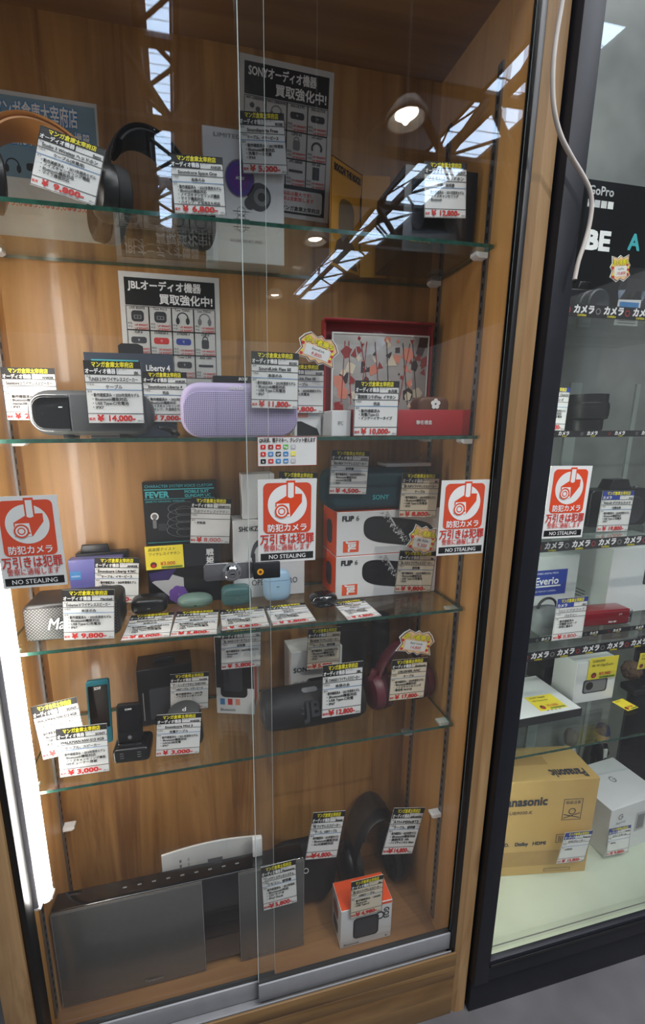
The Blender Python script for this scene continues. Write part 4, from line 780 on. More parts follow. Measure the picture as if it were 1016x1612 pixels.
FL = [((205, 969), (271, 965), (272, 1001), (192, 1009), 'ANKER', 'Soundcore P40i', '8,000', 'price card lying in front of the black earbud case'), ((274, 963), (341, 961), (346, 996), (273, 1003), 'SONY', 'WF-C510', '5,800', 'price card lying in front of the grey-green earbud case'),
      ((349, 960), (414, 956), (426, 984), (346, 994), 'ANKER', 'Liberty 4 Pro', '4,800', 'price card lying in front of the teal-grey earbud case'), ((419, 955), (480, 949), (498, 977), (428, 985), 'SOUNDPEATS', 'Air4 Pro', '3,800', 'price card lying in front of the pale blue earbud case'),
      ((525, 949), (573, 943), (600, 969), (546, 976), 'JBL', 'TUNE BEAM', '4,800', 'price card lying beside the small glossy black earbud case')]
for a, b, c, d, mk, it, pr_, lb in FL: price_card(lb, (a, b, c, d), None, mk, it, '本体のみ', pr_, Z=Z3 + .0012)
price_card('handwritten price card for 8,000 yen beside the turquoise lettering', ((301, 783), (364, 785), (362, 856), (299, 855)), 0.1660, 'SANKYO', '完全ワイヤレスイヤホン', '', '8,000', ['・开封品'], hand=True)
price_card('price card for 4,500 yen standing against the dark teal speaker', ((521, 708), (579, 711), (580, 778), (520, 778)), 0.108, 'SONY', 'SRS-XB33 ワイヤレススピーカー', '説明書', '4,500', ['・動作確認済み ・2020年発売モデル', '・Bluetooth機能対応', '・microUSB充電', '・IP67'])
price_card('price card for 8,800 yen on the upper white and orange box', ((633, 745), (691, 745), (688, 815), (629, 814)), 0.106, 'JBL', 'JBL FLIP 6 ワイヤレススピーカー', 'ケーブル', '8,800', lean=0, paper='paper_cream_bounce')
price_card('price card on the lower white and orange box beside the shelf bracket', ((627, 866), (684, 868), (681, 931), (624, 932)), 0.112, 'JBL', 'JBL FLIP 6 ワイヤレススピーカー', '説明書', '9,800', paper='paper_cream_bounce')
star_tag('jagged sale tag between the cards of the white and orange boxes', ((648, 823), (690, 832), (686, 876), (639, 868)), 0.099, 'JBL FLIP6', '9,300')
price_card('price card behind the compact woven-grille speaker, in front of the blue-violet box', ((148, 878), (219, 878), (219, 949), (150, 949)), 0.1745, 'ANKER', 'Soundcore Liberty 4 NC', 'ケーブル、イヤーピース', '6,500', ['・動作確認済み ・2023年発売モデル', '・IPX4'])
price_card('price card for 9,800 yen leaning on the woven-grille speaker', ((97, 929), (179, 928), (182, 1005), (101, 1008)), 0.036, 'Marshall', 'Emberton II ワイヤレススピーカー', '本体のみ', '9,800', ['・動作確認済み ・2022年発売モデル', '・Bluetooth機能対応', '・USB Type-C/充電池', '・IP67'])

# ------------------------------------------------------------------ fourth shelf
def draw_wind(mb, fs, w, d, h):
    f = fs['front']; mb.rect(f, .001, h * .34, w - .002, h * .64, 'card_black', .0004); mb.rrect(f, w * .12, h * .22, w * .7, h * .5, w * .12, 'ink_black', .0008); mb.rrect(f, w * .2, h * .3, w * .5, h * .36, w * .08, 'ink_charcoal', .001)
    for i, k in enumerate(('ink_blue', 'ink_red', 'salmon')): mb.rect(f, w * (.1 + .2 * i), h * .12, w * .12, h * .08, k)
    mb.text(f, w * .1, h * .04, h * .035, 'Bluetooth', 'ink_black', w * .4); r = fs['right']; mb.rect(r, .001, h * .1, d * .5, h * .88, 'card_orange', .0004)
    fr2 = F(r.p(d * .35, h * .9), (0, 0, -1), (0, 1, 0)); mb.text(fr2, 0, 0, d * .2, 'WIND3', 'ink_black', h * .5, bold=.03)
carton('speaker_box', 'white and orange box showing a black speaker, behind the big black speaker', 'box', 0, 0, 0, Z4, 0, .07, 'card_white', draw=draw_wind, w=.086, h=hgt(380, 1000, .150, Z4), loc=V((-.463, .150, Z4)), yaw=-.28)
def draw_sony(mb, fs, w, d, h): f = fs['front']; mb.text(f, w * .04, h * .62, h * .085, 'SONY', 'ink_charcoal', w * .5, bold=.03); mb.text(f, w * .04, h * .40, h * .045, 'SRS-XB100', 'ink_grey', w * .4); mb.rrect(f, w * .3, h * .05, w * .4, h * .42, w * .06, 'ink_black')
carton('speaker_box', 'white box with dark lettering behind the big black speaker on the fourth shelf', 'box', 458, 540, 1022, Z4, .155, .06, 'card_white', draw=draw_sony, yaw=.06)
carton('audio_box', 'plain black box at the back of the fourth shelf behind the maroon headphones', 'box', 538, 578, 990, Z4, .190, .036, 'card_black')
t = thing('cylinder_speaker', 'black cylindrical speaker at the back of the fourth shelf, above the maroon headband', 'speaker', (at(598, 1030, Y=.20).x, .203, Z4), group='portable speakers')
hc = hgt(607, 976, .17, Z4); mb = MB(); mb.lathe([(.001, 0), (.020, 0), (.022, .003), (.022, hc - .003), (.020, hc)], 'plastic_dark'); mb.build('body', t); mb = MB(); mb.lathe([(.0222, hc * .45), (.0230, hc * .46), (.0230, hc * .92), (.0222, hc * .93)], 'matte_black', cap=False); mb.build('speaker_grille', t)
# the big bar speaker
weave('fabric_black', (7, 7, 9), (20, 21, 24), 520, .65)
t = thing('portable_speaker', 'big black bar speaker with raised lettering in the middle of the fourth shelf', 'speaker', (at(491, 1140, Y=.1).x, .092, Z4), .03, 'portable speakers')
w = .222; R0 = .044; mx = T(0, 0, R0) @ RY(PI / 2)
prof = [(.030, -w / 2), (.037, -w / 2 + .002), (.041, -w / 2 + .014)] + [(.041 + .003 * math.sin(PI * i / 8), -w / 2 + .014 + (w - .028) * i / 8) for i in range(9)] + [(.037, w / 2 - .002), (.030, w / 2)]
mb = MB(); mb.lathe(prof, 'fabric_black', mx, 36); mb.build('body', t)
for s in (-1, 1):
    mb = MB(); mb.lathe([(.001, .004), (.020, .004), (.027, .0), (.030, -.004)] if s > 0 else [(.030, .004), (.027, 0), (.020, -.004), (.001, -.004)], 'plastic_dark', T(s * w / 2, 0, R0) @ RY(PI / 2), 30); mb.build('end_cap', t)
mb = MB(); g_ = math.radians(24); fr = F((-.042, -.0452 * math.cos(g_) - .014 * math.sin(g_), R0 + .0452 * math.sin(g_) - .014 * math.cos(g_)), (1, 0, 0), (0, math.sin(g_), math.cos(g_))); mb.text(fr, .012, .0, .030, 'JBL', 'plastic_black', .07, bold=.05, o=.0025); mb.text(fr, .012, .0, .030, 'JBL', 'plastic_dark', .07, bold=.02, o=.0035); mb.rect(fr, .004, .016, .005, .004, 'plastic_dark', .003); mb.rect(fr, .004, .006, .005, .004, 'plastic_dark', .003); mb.build('lettering', t, 'raised black lettering')
mb = MB(); mb.prism(rr(.034, .012, .0058, 6, z=-.006), -.001, .004, 'plastic_grey', 0, mx=T(-.012, -.012, R0 * 1.96) @ RX(PI / 2 * -.82)); mb.build('button_panel', t, 'grey oval button panel')
mb = MB(); mb.box((-.07, -.016, .0004), (.07, .016, .006), 'rubber', .002); mb.build('foot', t)
headphones('maroon over-ear headphones standing on the fourth shelf', (-.086, .114, Z4), .15, .064, hgt(635, 1003, .143, Z4), .043, 'maroon', 'maroon_pad', 'maroon', 'maroon_pad', .015)
mat('teal_metal', (40, 118, 134), .35, .3, var=.05)
def player(label, loc, rz, w, h, d, m, lean=-.12, group='music players'):
    t = thing('music_player', label, 'music player', loc, rz, group); t.rotation_euler[0] = lean
    mb = MB(); mb.prism(rr(w, h, .005, 6), 0, d, m, .0012); mb.build('body', t)
    mb = MB(); mb.prism(rr(w * .84, h * .66, .001, 3, z=h * .26), -.0006, .001, 'gloss_black'); fr = F((-w / 2, -.0006, 0), (1, 0, 0), (0, 0, 1)); mb.text(fr, w * .5, h * .86, h * .045, 'SONY', 'ink_white', w * .3, 'c', .02); mb.build('screen', t)
    mb = MB(); fr = F((-w / 2, -.0002, 0), (1, 0, 0), (0, 0, 1)); mb.disc(fr, w * .5, h * .13, w * .17, 'plastic_black'); mb.disc(fr, w * .5, h * .13, w * .08, 'plastic_grey', .0008); mb.build('button_pad', t); return t
player('turquoise music player propped up behind the price cards', (at(164, 1160, Z=Z4).x, .115, Z4 + .0012), .05, .043, hgt(163, 1077, .115, Z4), .008, 'teal_metal')
xd = at(206, 1208, Z=Z4)
t = thing('speaker_dock', 'black docking speaker holding a black music player near the price cards', 'speaker dock', (xd.x, .052, Z4), -.05)
mb = MB(); mb.prism(rr(.068, .030, .008, 6), 0, .05, 'plastic_black', .006, 4); mb.build('body', t); mb = MB(); fr = F((-.034, 0, 0), (1, 0, 0), (0, 0, 1))
for xx in (.014, .046):
    mb = MB()
    for i in range(3): mb.rect(fr, xx, .012 + i * .005, .007, .0016, 'ink_grey')
    mb.build('button_pad', t)
mb = MB(); mb.box((-.026, .006, .029), (.026, .034, .034), 'gloss_black', .002); mb.build('cradle', t)
player('black music player standing in the docking speaker', (xd.x - .002, 0.066, Z4 + .0356), -.05, .046, hgt(202, 1112, .07, Z4 + .0345), .009, 'plastic_black')
def draw_blk(mb, fs, w, d, h): mb.prism([(-w * .2, h), (w * .2, h), (w * .18, h + .012), (-w * .18, h + .012)], .02, .03, 'plastic_black', .002); mb.rect(fs['front'], w * .08, h * .1, w * .02, h * .5, 'ink_grey'); mb.rrect(fs['front'], w * .2, h * .1, w * .6, h * .55, w * .04, 'ink_charcoal')
carton('audio_box', 'black box with a raised tab at the back of the fourth shelf', 'box', 214, 302, 1050, Z4, .155, .06, 'card_black', draw=draw_blk, yaw=.08)
for k, (lb, dx, dy) in enumerate((('black cable looped in front of the black tabbed box', 0, 0),)):
    mb = MB(); P = [(xd.x + .053 + .013 * math.sin(i * .42), .128 + .018 * math.cos(i * .42), Z4 + .004 + .018 * abs(math.sin(i * .21)) + .0006 * i) for i in range(40)]; mb.tube(P, .0022, 'rubber', 8); mb.build('coiled_cable', None, lb, 'cable', recenter=True)
b = at(290, 1185, Y=.075); t = thing('portable_speaker', 'small dark cone-shaped speaker with a grey top behind the 3,000 yen card', 'speaker', (b.x + .004, .092, Z4), group='portable speakers')
hc = hgt(290, 1120, .09, Z4); mb = MB(); mb.lathe([(.001, 0), (.030, 0), (.036, .004), (.036, .012), (.033, hc - .004), (.031, hc)], 'fabric_black'); mb.build('body', t)
mb = MB(); mb.lathe([(.001, hc + .0002), (.0305, hc + .0002), (.0315, hc + .001), (.030, hc + .003), (.001, hc + .003)], 'speaker_grey'); mb.text(F((0, 0, hc + .003), (1, 0, 0), (0, 1, 0)), 0, -.006, .012, 'd', 'ink_white', None, 'c', .02); mb.build('top_plate', t, 'grey top plate')
price_card('price card on the white and orange box behind the big black speaker', ((346, 992), (411, 988), (411, 1048), (350, 1055)), .108, 'JBL', 'JBL WIND 3 ポータブルスピーカー', '説明書', '5,800', ['・動作確認済み・2022年発売モデル', '・Bluetooth', '・IPX7'])
price_card('price card for 5,800 yen standing on the white lettered box', ((483, 991), (534, 986), (537, 1050), (485, 1054)), .135, 'SONY', 'SRS-XB100 ワイヤレススピーカー', 'ケーブル、説明書', '5,800', paper='paper_cream_bounce')
price_card('price card for 12,800 yen leaning on the big black speaker', ((500, 1048), (562, 1042), (578, 1120), (515, 1130)), .040, 'JBL', 'JBL CHARGE 5 ワイヤレススピーカー', '本体のみ', '12,800', ['・動作確認済み ・2021年発売モデル', '・Bluetooth機能対応', '・USB Type-C充電', '・IP67'])
price_card('price card for 17,800 yen in front of the maroon headphones', ((613, 1040), (669, 1035), (672, 1097), (617, 1103)), .066, 'Skullcandy', 'CRUSHER ANC', 'ケーブル', '17,800', ['・動作確認済み ・2020年発売モデル', '・Bluetooth機能対応', '・ノイズキャンセリング', '・重低音 Skull-iQ'], paper='paper_cream_bounce')
star_tag('jagged sale tag above the maroon headphones', ((630, 988), (684, 996), (682, 1034), (625, 1028)), .062, 'Skull Candy', '14,800')
price_card('price card partly behind another at the near end of the fourth shelf', ((52, 1112), (126, 1096), (133, 1180), (64, 1198)), .064, 'SONY', 'WALKMAN NW-S13 4GB', 'ケーブル、スピーカー', '3,000', lean=.01)
price_card('price card for 3,000 yen leaning on the docking speaker', ((90, 1147), (169, 1139), (172, 1213), (92, 1225)), .030, 'SONY', 'WALKMAN NW-S13 4GB', 'ケーブル、スピーカー', '3,000', ['・動作確認済み ・2010年発売モデル', '・Bluetooth機能対応', '・ノイズキャンセリング機能', '・FMチューナー搭載'])
price_card('price card leaning on the black tabbed box', ((266, 1062), (326, 1058), (331, 1114), (270, 1120)), .1335, 'RAZER', 'ゲーミングイヤホン TS-BT-PAD', 'USBケーブル、イヤーピース', '4,800', ['・動作確認済み ・2021年', '・ノイズキャンセリング'])
price_card('price card for 3,000 yen in front of the cone-shaped speaker', ((245, 1126), (314, 1122), (318, 1185), (247, 1191)), .050, 'ANKER', 'Soundcore Mini 3', '充電ケーブル', '3,000', ['・動作確認済み ・2021年発売モデル', '・Bluetooth機能対応', '・microUSB充電', '・IPX7'])

# ------------------------------------------------------------------ cabinet floor
ZG = ZF + .0016
mat('panel_grey', (92, 92, 90), .22, .2, coat=.4, var=.04, scale=60)
X0, X1 = -.853, at(478, 1450, Y=.066).x; xm = (X0 + X1) / 2; hp = hgt(325, 1388, .060, ZG)
t = thing('compact_stereo', 'long black compact stereo with two grey glass front panels on the cabinet floor', 'stereo', (xm, .060, ZG))
mb = MB(); mb.prism([(X0 - xm, .012), (X1 - xm, .012), (X1 - xm, hp * .985), (X0 - xm, hp * .985)], .008, .046, 'gloss_black', .004); mb.build('body', t)
for i, (a, b) in enumerate(((X0, at(322, 1460, Y=.06).x), (at(377, 1440, Y=.06).x, X1))):
    mb = MB(); mb.box((a - xm, 0, .004), (b - xm, .005, hp), 'panel_grey', .0007); fr = F((a - xm, 0, .004), (1, 0, 0), (0, 0, 1)); mb.border(fr, .0006, .0006, b - a - .0012, hp - .0052, .0011, 'aluminium', .0003)
    if i == 0: mb.text(fr, (b - a) * .56, hp * .045, .007, 'Panasonic', 'aluminium', None, bold=.03)
    mb.build('glass_panel', t, 'grey glass panel')
for x in (X0 + .04, X1 - .05): mb = MB(); mb.box((x - xm - .012, .012, 0), (x - xm + .012, .044, .013), 'rubber', .001); mb.build('foot', t)
mb = MB(); fr = F((-.1, .0, hp * .985), (1, 0, 0), (0, 1, 0))
for i in range(9): mb.rect(fr, -.03 + i * .03, .026, .008, .003, 'ink_grey')
mb.build('button_row', t)
zb = ZG; t = thing('wrapped_manual', 'white manual in clear plastic standing behind the compact stereo', 'manual', (at(335, 1350, Y=.125).x, .125, zb), 0.0)
a, b = at(257, 1360, Y=.125).x, at(413, 1350, Y=.125).x; w = b - a; h = hgt(335, 1326, .125, zb)
mb = MB(); n = 12; vs = []
for yy in (0, .004):
    for i in range(n + 1): x = -w / 2 + w * i / n; vs += [(x, yy, 0), (x, yy, h * (.93 + .07 * math.sin(PI * (.15 + .7 * i / n))))]
m_ = 2 * (n + 1); fs = [(2 * i, 2 * i + 2, 2 * i + 3, 2 * i + 1) for i in range(n)] + [(m_ + 2 * i + 1, m_ + 2 * i + 3, m_ + 2 * i + 2, m_ + 2 * i) for i in range(n)] + [(2 * i + 1, 2 * i + 3, m_ + 2 * i + 3, m_ + 2 * i + 1) for i in range(n)]
mb.add(vs, fs, 'paper_white'); fr = F((-w / 2, 0, 0), (1, 0, 0), (0, 0, 1)); mb.rect(fr, w * .45, h * .60, w * .15, h * .24, 'ink_grey')
for i in range(5): mb.rect(fr, w * .17, h * (.66 + .05 * i), w * .02, h * .03, 'ink_grey'); mb.rect(fr, w * .25, h * (.66 + .05 * i), w * .02, h * .035, 'poster_grey')
mb.build('booklet', t); mb = MB(); rnd = random.Random(9); n = 14; vs = [(-w / 2 - .004 + (w + .012) * i / n, -.006 - rnd.random() * .003, z + (rnd.random() * .006 if z else 0)) for z in (0, h * .5, h * 1.06) for i in range(n + 1)]
mb.add(vs, [(r * (n + 1) + i, r * (n + 1) + i + 1, (r + 1) * (n + 1) + i + 1, (r + 1) * (n + 1) + i) for r in range(2) for i in range(n)], 'clear_film'); mb.build('film', t, 'clear plastic sleeve')
zt_ = ZG + hp * .985 + .0004; a = at(406, 1350, Y=.092); mb = MB(); mb.box((-.011, 0, 0), (.011, .010, hgt(406, 1321, .092, zt_)), 'plastic_white', .002); mb.build('adapter', None, 'small white plastic block on top of the compact stereo', 'adapter', loc=V((a.x, .092, zt_)))
price_card('price card on the grey panel of the compact stereo', ((411, 1366), (464, 1353), (470, 1419), (415, 1434)), .0535, 'Panasonic', 'コンパクトステレオシステム', 'リモコン、説明書', '5,800', ['・動作確認済み ・2012年発売', '・Bluetooth対応', '・CD/ラジオ', '・iPod Dock'])
Y = .157; t = thing('portable_speaker', 'long black pill-shaped speaker with a small white letter emblem on the cabinet floor', 'speaker', (at(474, 1400, Y=Y).x, Y, ZG), .0, 'portable speakers')
hb = hgt(500, 1318, .157, ZG) / 2; w = .19; mx = T(0, 0, hb) @ RY(PI / 2); prof = [(max(.002, hb * math.cos(a)), -w / 2 + hb * .55 + hb * .55 * math.sin(a)) for a in [-PI / 2 + PI / 2 * i / 8 for i in range(9)]] + [(max(.002, hb * math.cos(a)), w / 2 - hb * .55 + hb * .55 * math.sin(a)) for a in [PI / 2 * i / 8 for i in range(9)]]
mb = MB(); mb.lathe(prof, 'fabric_black', mx @ S(1, .40, 1), 32); mb.build('body', t)
mb = MB(); fr = F((.004, -hb * .375, hb * 1.40), (1, 0, 0), (0, .25, 1)); mb.ring(fr, 0, .006, .0048, .0066, 'ink_white', .002); mb.rect(fr, -.0066, .006, .002, .014, 'ink_white', .002); mb.build('emblem', t, 'white letter emblem')
t = headphones('large black headphones in clear wrap in the corner of the cabinet floor', (-.106, .169, ZG), .04, .072, hgt(622, 1262, .168, ZG), .062, 'plastic_black', 'matte_black', 'plastic_black', 'matte_black', .044)
mb = MB(); rnd = random.Random(12); P = arc((0, 0, .06), 1, .5, PI - .5, 12, (.078, 0, 0), (0, 0, hgt(620, 1255, .168, ZG) - .05)); vs = []
for i, p in enumerate(P):
    for y in (-.03, 0, .03): vs.append(p + V((rnd.uniform(-.003, .003), y, rnd.uniform(-.003, .005))))
mb.add(vs, [(3 * i + j, 3 * i + j + 1, 3 * i + j + 4, 3 * i + j + 3) for i in range(len(P) - 1) for j in range(2)], 'clear_film'); mb.build('film', t, 'clear plastic wrap')
mb = MB(); fr = F((.054, -.0322, .150), (.35, 0, -1), (1, 0, .35)); mb.text(fr, -.02, -.004, .009, 'audio-technica', 'plastic_grey', .09, bold=.02); mb.build('lettering', t)
price_card('price card for 4,800 yen in front of the pill-shaped speaker', ((485, 1280), (533, 1277), (541, 1348), (489, 1353)), .095, 'Beats', 'Pill ワイヤレススピーカー', 'ケース、USBケーブル', '4,800', ['・動作確認済み ・2015年発売モデル', '・Bluetooth機能対応', '・AUX接続対応'])
price_card('price card for 14,800 yen on the large black headphones', ((605, 1272), (650, 1272), (668, 1342), (617, 1345)), .075, 'audio-technica', 'ATH-M50xBT2', 'ケーブル、説明書', '14,800', ['・動作確認済み ・2022年発売モデル', '・Bluetooth機能対応', '・連続再生 50h', '・ノイズキャンセル 40mm'])
def draw_go(mb, fs, w, d, h):
    f = fs['front']; mb.rrect(f, w * .24, h * .18, w * .5, h * .55, w * .08, 'ink_black'); mb.rrect(f, w * .28, h * .22, w * .42, h * .46, w * .06, 'ink_charcoal', .0008); mb.ring(f, w * .76, h * .66, w * .06, w * .09, 'ink_black'); mb.text(f, w * .06, h * .05, h * .06, 'Bluetooth', 'ink_black', w * .3)
    fr2 = F(f.p(w * .84, h * .85), (0, 0, -1), (1, 0, 0)); mb.text(fr2, 0, 0, w * .10, 'GO3', 'ink_black', h * .3, bold=.03); mb.disc(f, w * .9, h * .07, w * .02, 'ink_grey')
    mb.rect(fs['top'], .001, .001, w - .002, d - .002, 'card_orange', .0003); l = fs['left']; mb.rrect(l, d * .2, h * .5, d * .5, h * .3, d * .1, 'art_red'); mb.rrect(l, d * .2, h * .12, d * .5, h * .28, d * .1, 'ink_charcoal')
    mb.rect(f, w * .6, h * .93, w * .39, h * .06, 'card_orange')
gl, gr = at(536, 1494, Z=ZG), at(615, 1473, Z=ZG); hg = hgt(536, 1436, gl.y, ZG)
carton('speaker_box', 'orange-topped white speaker box at the front of the cabinet floor', 'box', 0, 0, 0, ZG, 0, .064, 'card_white', draw=draw_go, w=(gr - gl).length, h=hg, loc=(gl + gr) / 2, yaw=math.atan2(gr.y - gl.y, gr.x - gl.x))
price_card('price card standing against the orange-topped white box', ((553, 1388), (601, 1378), (604, 1432), (552, 1447)), .030, 'JBL', 'JBL GO 3 ワイヤレススピーカー', 'USBケーブル', '4,980', ['・動作確認済み ・2020年', '・Bluetooth', '・USB Type-C'], paper='paper_cream_bounce')

# ------------------------------------------------------------------ on the glass doors
security_sticker('orange security camera sticker in the middle, above the door lock', ((405, 755.6), (499.4, 752), (496, 882), (407.7, 886)), -.0255)
security_sticker('orange security camera sticker beside the right end of the glass doors', ((696, 757), (771.5, 754), (760.5, 871), (687, 874.6)), -.0255)
security_sticker('orange security camera sticker cut off at the picture edge, over the strip light', ((-10, 783), (90.5, 778), (106, 920.5), (0, 928)), -.0095)
fr, w, h = card_frame(((405, 688), (501, 686), (498, 733), (406, 734)), -.0255); mb = MB(); slab(mb, fr, w, h, .0006, 'paper_white')
mb.text(fr, w * .5, h * .82, h * .11, 'QR決済、電子マネー、クレジット使えます', 'art_dark', w * .94, 'c', .03); mb.border(fr, 0, 0, w, h, w * .008, 'art_red'); rnd = random.Random(5)
mat('ink_lime', (90, 180, 60), .5)
for r in range(3):
    for c in range(5): mb.rrect(fr, w * (.05 + .125 * c), h * (.58 - .24 * r), w * .085, h * (.15 if r != 1 or c else .15), w * .012, ['ink_red', 'art_red', 'ink_red', 'ink_lime', 'poster_grey', 'ink_red', 'ink_blue', 'ink_black', 'ink_blue', 'ink_yellow', 'ink_black', 'ink_red', 'ink_blue', 'ink_blue', 'poster_grey'][r * 5 + c]); mb.text(fr, w * (.0925 + .125 * c), h * (.615 - .24 * r), h * .07, ['P', 'd', 'au', 'Pay', 'G', 'R', 'iD', 'QP', 'nc', 'iD', 'ic', 'N', 'VI', 'am', 'JC'][r * 5 + c], 'ink_white', w * .07, 'c', .03, .0009)
mb.build('payment_sticker', None, 'small white payment sticker with rows of coloured logos on the glass', 'sticker', recenter=True)
YL = -.0300
c = at(366, 903, Y=YL); t = thing('showcase_lock', 'steel showcase lock clamped where the two glass doors overlap', 'lock', (c.x, YL, c.z))
a, b = at(321, 903, Y=YL).x - c.x, at(402, 903, Y=YL).x - c.x
mb = MB(); mb.prism(rr(b - a, .030, .006, 5, x=(a + b) / 2, z=-.015), .012, .016, 'steel', .0012); mb.build('bar', t)
mb = MB(); mb.lathe([(.016, 0), (.016, .004), (.012, .005), (.012, .014), (.010, .016), (.001, .016)], 'chrome', T(0, .012, 0) @ RX(PI / 2), 28); mb.ring(F((0, -.0042, 0), (1, 0, 0), (0, 0, 1)), 0, 0, .0045, .007, 'steel', .0004); mb.rect(F((0, -.0042, 0), (1, 0, 0), (0, 0, 1)), -.0035, -.0008, .007, .0016, 'ink_black', .0006); mb.build('key_barrel', t)
mb = MB(); a2, b2 = at(399, 900, Y=YL).x - c.x, at(441, 898, Y=YL).x - c.x; mb.box((a2, -.004, -.012), (b2, .0035, .016), mat('gunmetal', (70, 72, 74), .35, .8), .002); fr = F((0, -.004, 0), (1, 0, 0), (0, 0, 1)); xc_ = a2 * .4 + b2 * .6
mb.disc(fr, a2 * .75 + b2 * .25, .001, .0055, 'anime_yellow'); mb.disc(fr, a2 * .75 + b2 * .25, .001, .0025, 'ink_brown', .0008); mb.build('latch_plate', t, 'dark latch plate with a yellow spot')

# ------------------------------------------------------------------ the black steel cabinet on the right
SX0, SX1, SXR = .050, .088, .98; YF, YBK = -.060, .40; RSH = [1.580, 1.360, 1.134, .890, .638]; RF = .100
mat('grey_board', (140, 143, 140), .6, var=.30, scale=5); mat('pale_board', (168, 174, 170), .6, var=.12, scale=4); mat('white_board', (200, 210, 190), .22, coat=.3, var=.06, scale=6)
t = CB = thing('display_cabinet', 'black steel framed glass display cabinet full of cameras beside the plywood cabinet', 'display cabinet', (SX0, YF, 0))
GY = at(900, 1455, Z=RF).y
def cpart(mb, name, label=None): o = mb.build(name, CB, label); o.location = (-SX0, -YF, 0); return o
mb = MB(); mb.box((SX0, YF, .10), (SX1, YF + .045, 2.85), 'steel_post', .0015); cpart(mb, 'front_post')
mb = MB(); mb.box((SXR + .0005, YF, .10), (SXR + .038, YF + .045, 2.85), 'steel_post', .0015); cpart(mb, 'front_post')
mb = MB(); mb.box((SXR + .026, YF + .046, .10), (SXR + .036, YBK, 2.85), 'steel_post'); cpart(mb, 'side_panel')
mb = MB(); mb.box((SX0 + .002, YF + .046, .10), (SX0 + .012, YBK, 2.85), 'steel_post'); cpart(mb, 'side_panel')
mb = MB(); mb.box((SX1, YF + .001, .104), (SXR, YF + .013, .163), 'steel_post', .0015); mb.box((SX1, YF - .002, .146), (SXR, YF, .153), 'rubber'); cpart(mb, 'bottom_frame')
mb = MB(); mb.box((SX0 + .004, YF + .012, 0.0), (SXR, YBK, .098), 'steel_post', .001); cpart(mb, 'plinth')
mb = MB(); mb.box((SX1 + .001, YF + .014, RF - .008), (SXR, YBK, RF), 'white_board'); mb.box((SX1, GY, RF), (SXR, GY + .0022, RF + .0006), 'ink_grey'); cpart(mb, 'bottom_panel')
mb = MB(); mb.box((SX0 + .012, YBK - .01, RF), (SXR, YBK, 2.85), 'grey_board')
for x0, x1 in ((.36, .385), (.56, .60), (.80, .815)): mb.box((x0, YBK - .016, RF), (x1, YBK - .0101, 1.5), 'pale_board')
mb.box((.386, YBK - .018, 1.05), (.402, YBK - .0101, 1.56), 'plastic_dark'); cpart(mb, 'back_panel')
mb = MB(); mb.add([(SX1, YF + .020, .15), (SXR, YF + .020, .15), (SXR, YF + .020, 2.85), (SX1, YF + .020, 2.85)], [(0, 1, 2, 3)], 'door_glass'); mb.add([(SX1, YF + .025, .15), (SXR, YF + .025, .15), (SXR, YF + .025, 2.85), (SX1, YF + .025, 2.85)], [(3, 2, 1, 0)], 'door_glass'); cpart(mb, 'glass_door')
mat('tape_black', (20, 20, 22), .3, coat=.4)
def tape(mb, y, z, x0, x1, hh=.020):
    fr = F((x0, y, z - hh), (1, 0, 0), (0, 0, 1)); w = x1 - x0; slab(mb, fr, w, hh, .0006, 'tape_black'); x = .004; k = 0
    while x < w - .05:
        mb.text(fr, x, hh * .34, hh * .50, 'カメラ', 'ink_white', .046, 'l', .05, slant=.12); mb.text(fr, x + .010, hh * .07, hh * .16, 'CAMERA', 'ink_yellow', .03, bold=.02)
        mb.ring(fr, x + .055, hh * .5, hh * .16, hh * .26, 'art_red' if k % 2 == 0 else 'ink_grey'); x += .066; k += 1
for i, z in enumerate(RSH):
    mb = MB(); x0, x1, y0, y1 = SX0 + .036, SXR - .01, .004, .30; a, b = z - .003, z + .003
    mb.add([(x0, y0, b), (x1, y0, b), (x1, y1, b), (x0, y1, b)], [(0, 1, 2, 3)], 'shelf_glass'); mb.add([(x0, y0, a), (x1, y0, a), (x1, y1, a), (x0, y1, a)], [(3, 2, 1, 0)], 'shelf_glass')
    mb.add([(x0, y0, a), (x1, y0, a), (x1, y0, b), (x0, y0, b)], [(0, 1, 2, 3)], 'glass_edge'); sh = cpart(mb, 'glass_shelf')
    if i < 4:
        mb = MB(); tape(mb, .0025, z + .010 if i != 1 else z + .004, SX0 + .036, .60, .022 if i != 1 else .012); mb.build('shelf_tape', sh, 'black shelf tape with white lettering')
mb = MB(); tape(mb, .046, RSH[3] + .0145, SX0 + .036, .60, .011); mb.build('shelf_tape', sh, 'black shelf tape with white lettering')
# lamp of that cabinet
t = thing('strip_light', 'slim white lamp up inside the black steel cabinet beside its front post', 'strip light', (SX1 + .004, .0, .2))
mb = MB(); mb.box((-.022, -.006, 0), (-.012, .006, 2.4), 'plastic_white'); mb.build('housing', t)
mb = MB(); mb.box((-.0118, -.004, 0), (-.009, .004, 2.4), emis('tube_cool', (.90, 1.0, .90, 1), 38.0)); mb.build('diffuser', t)
def rz(i): return RSH[i] + .0033
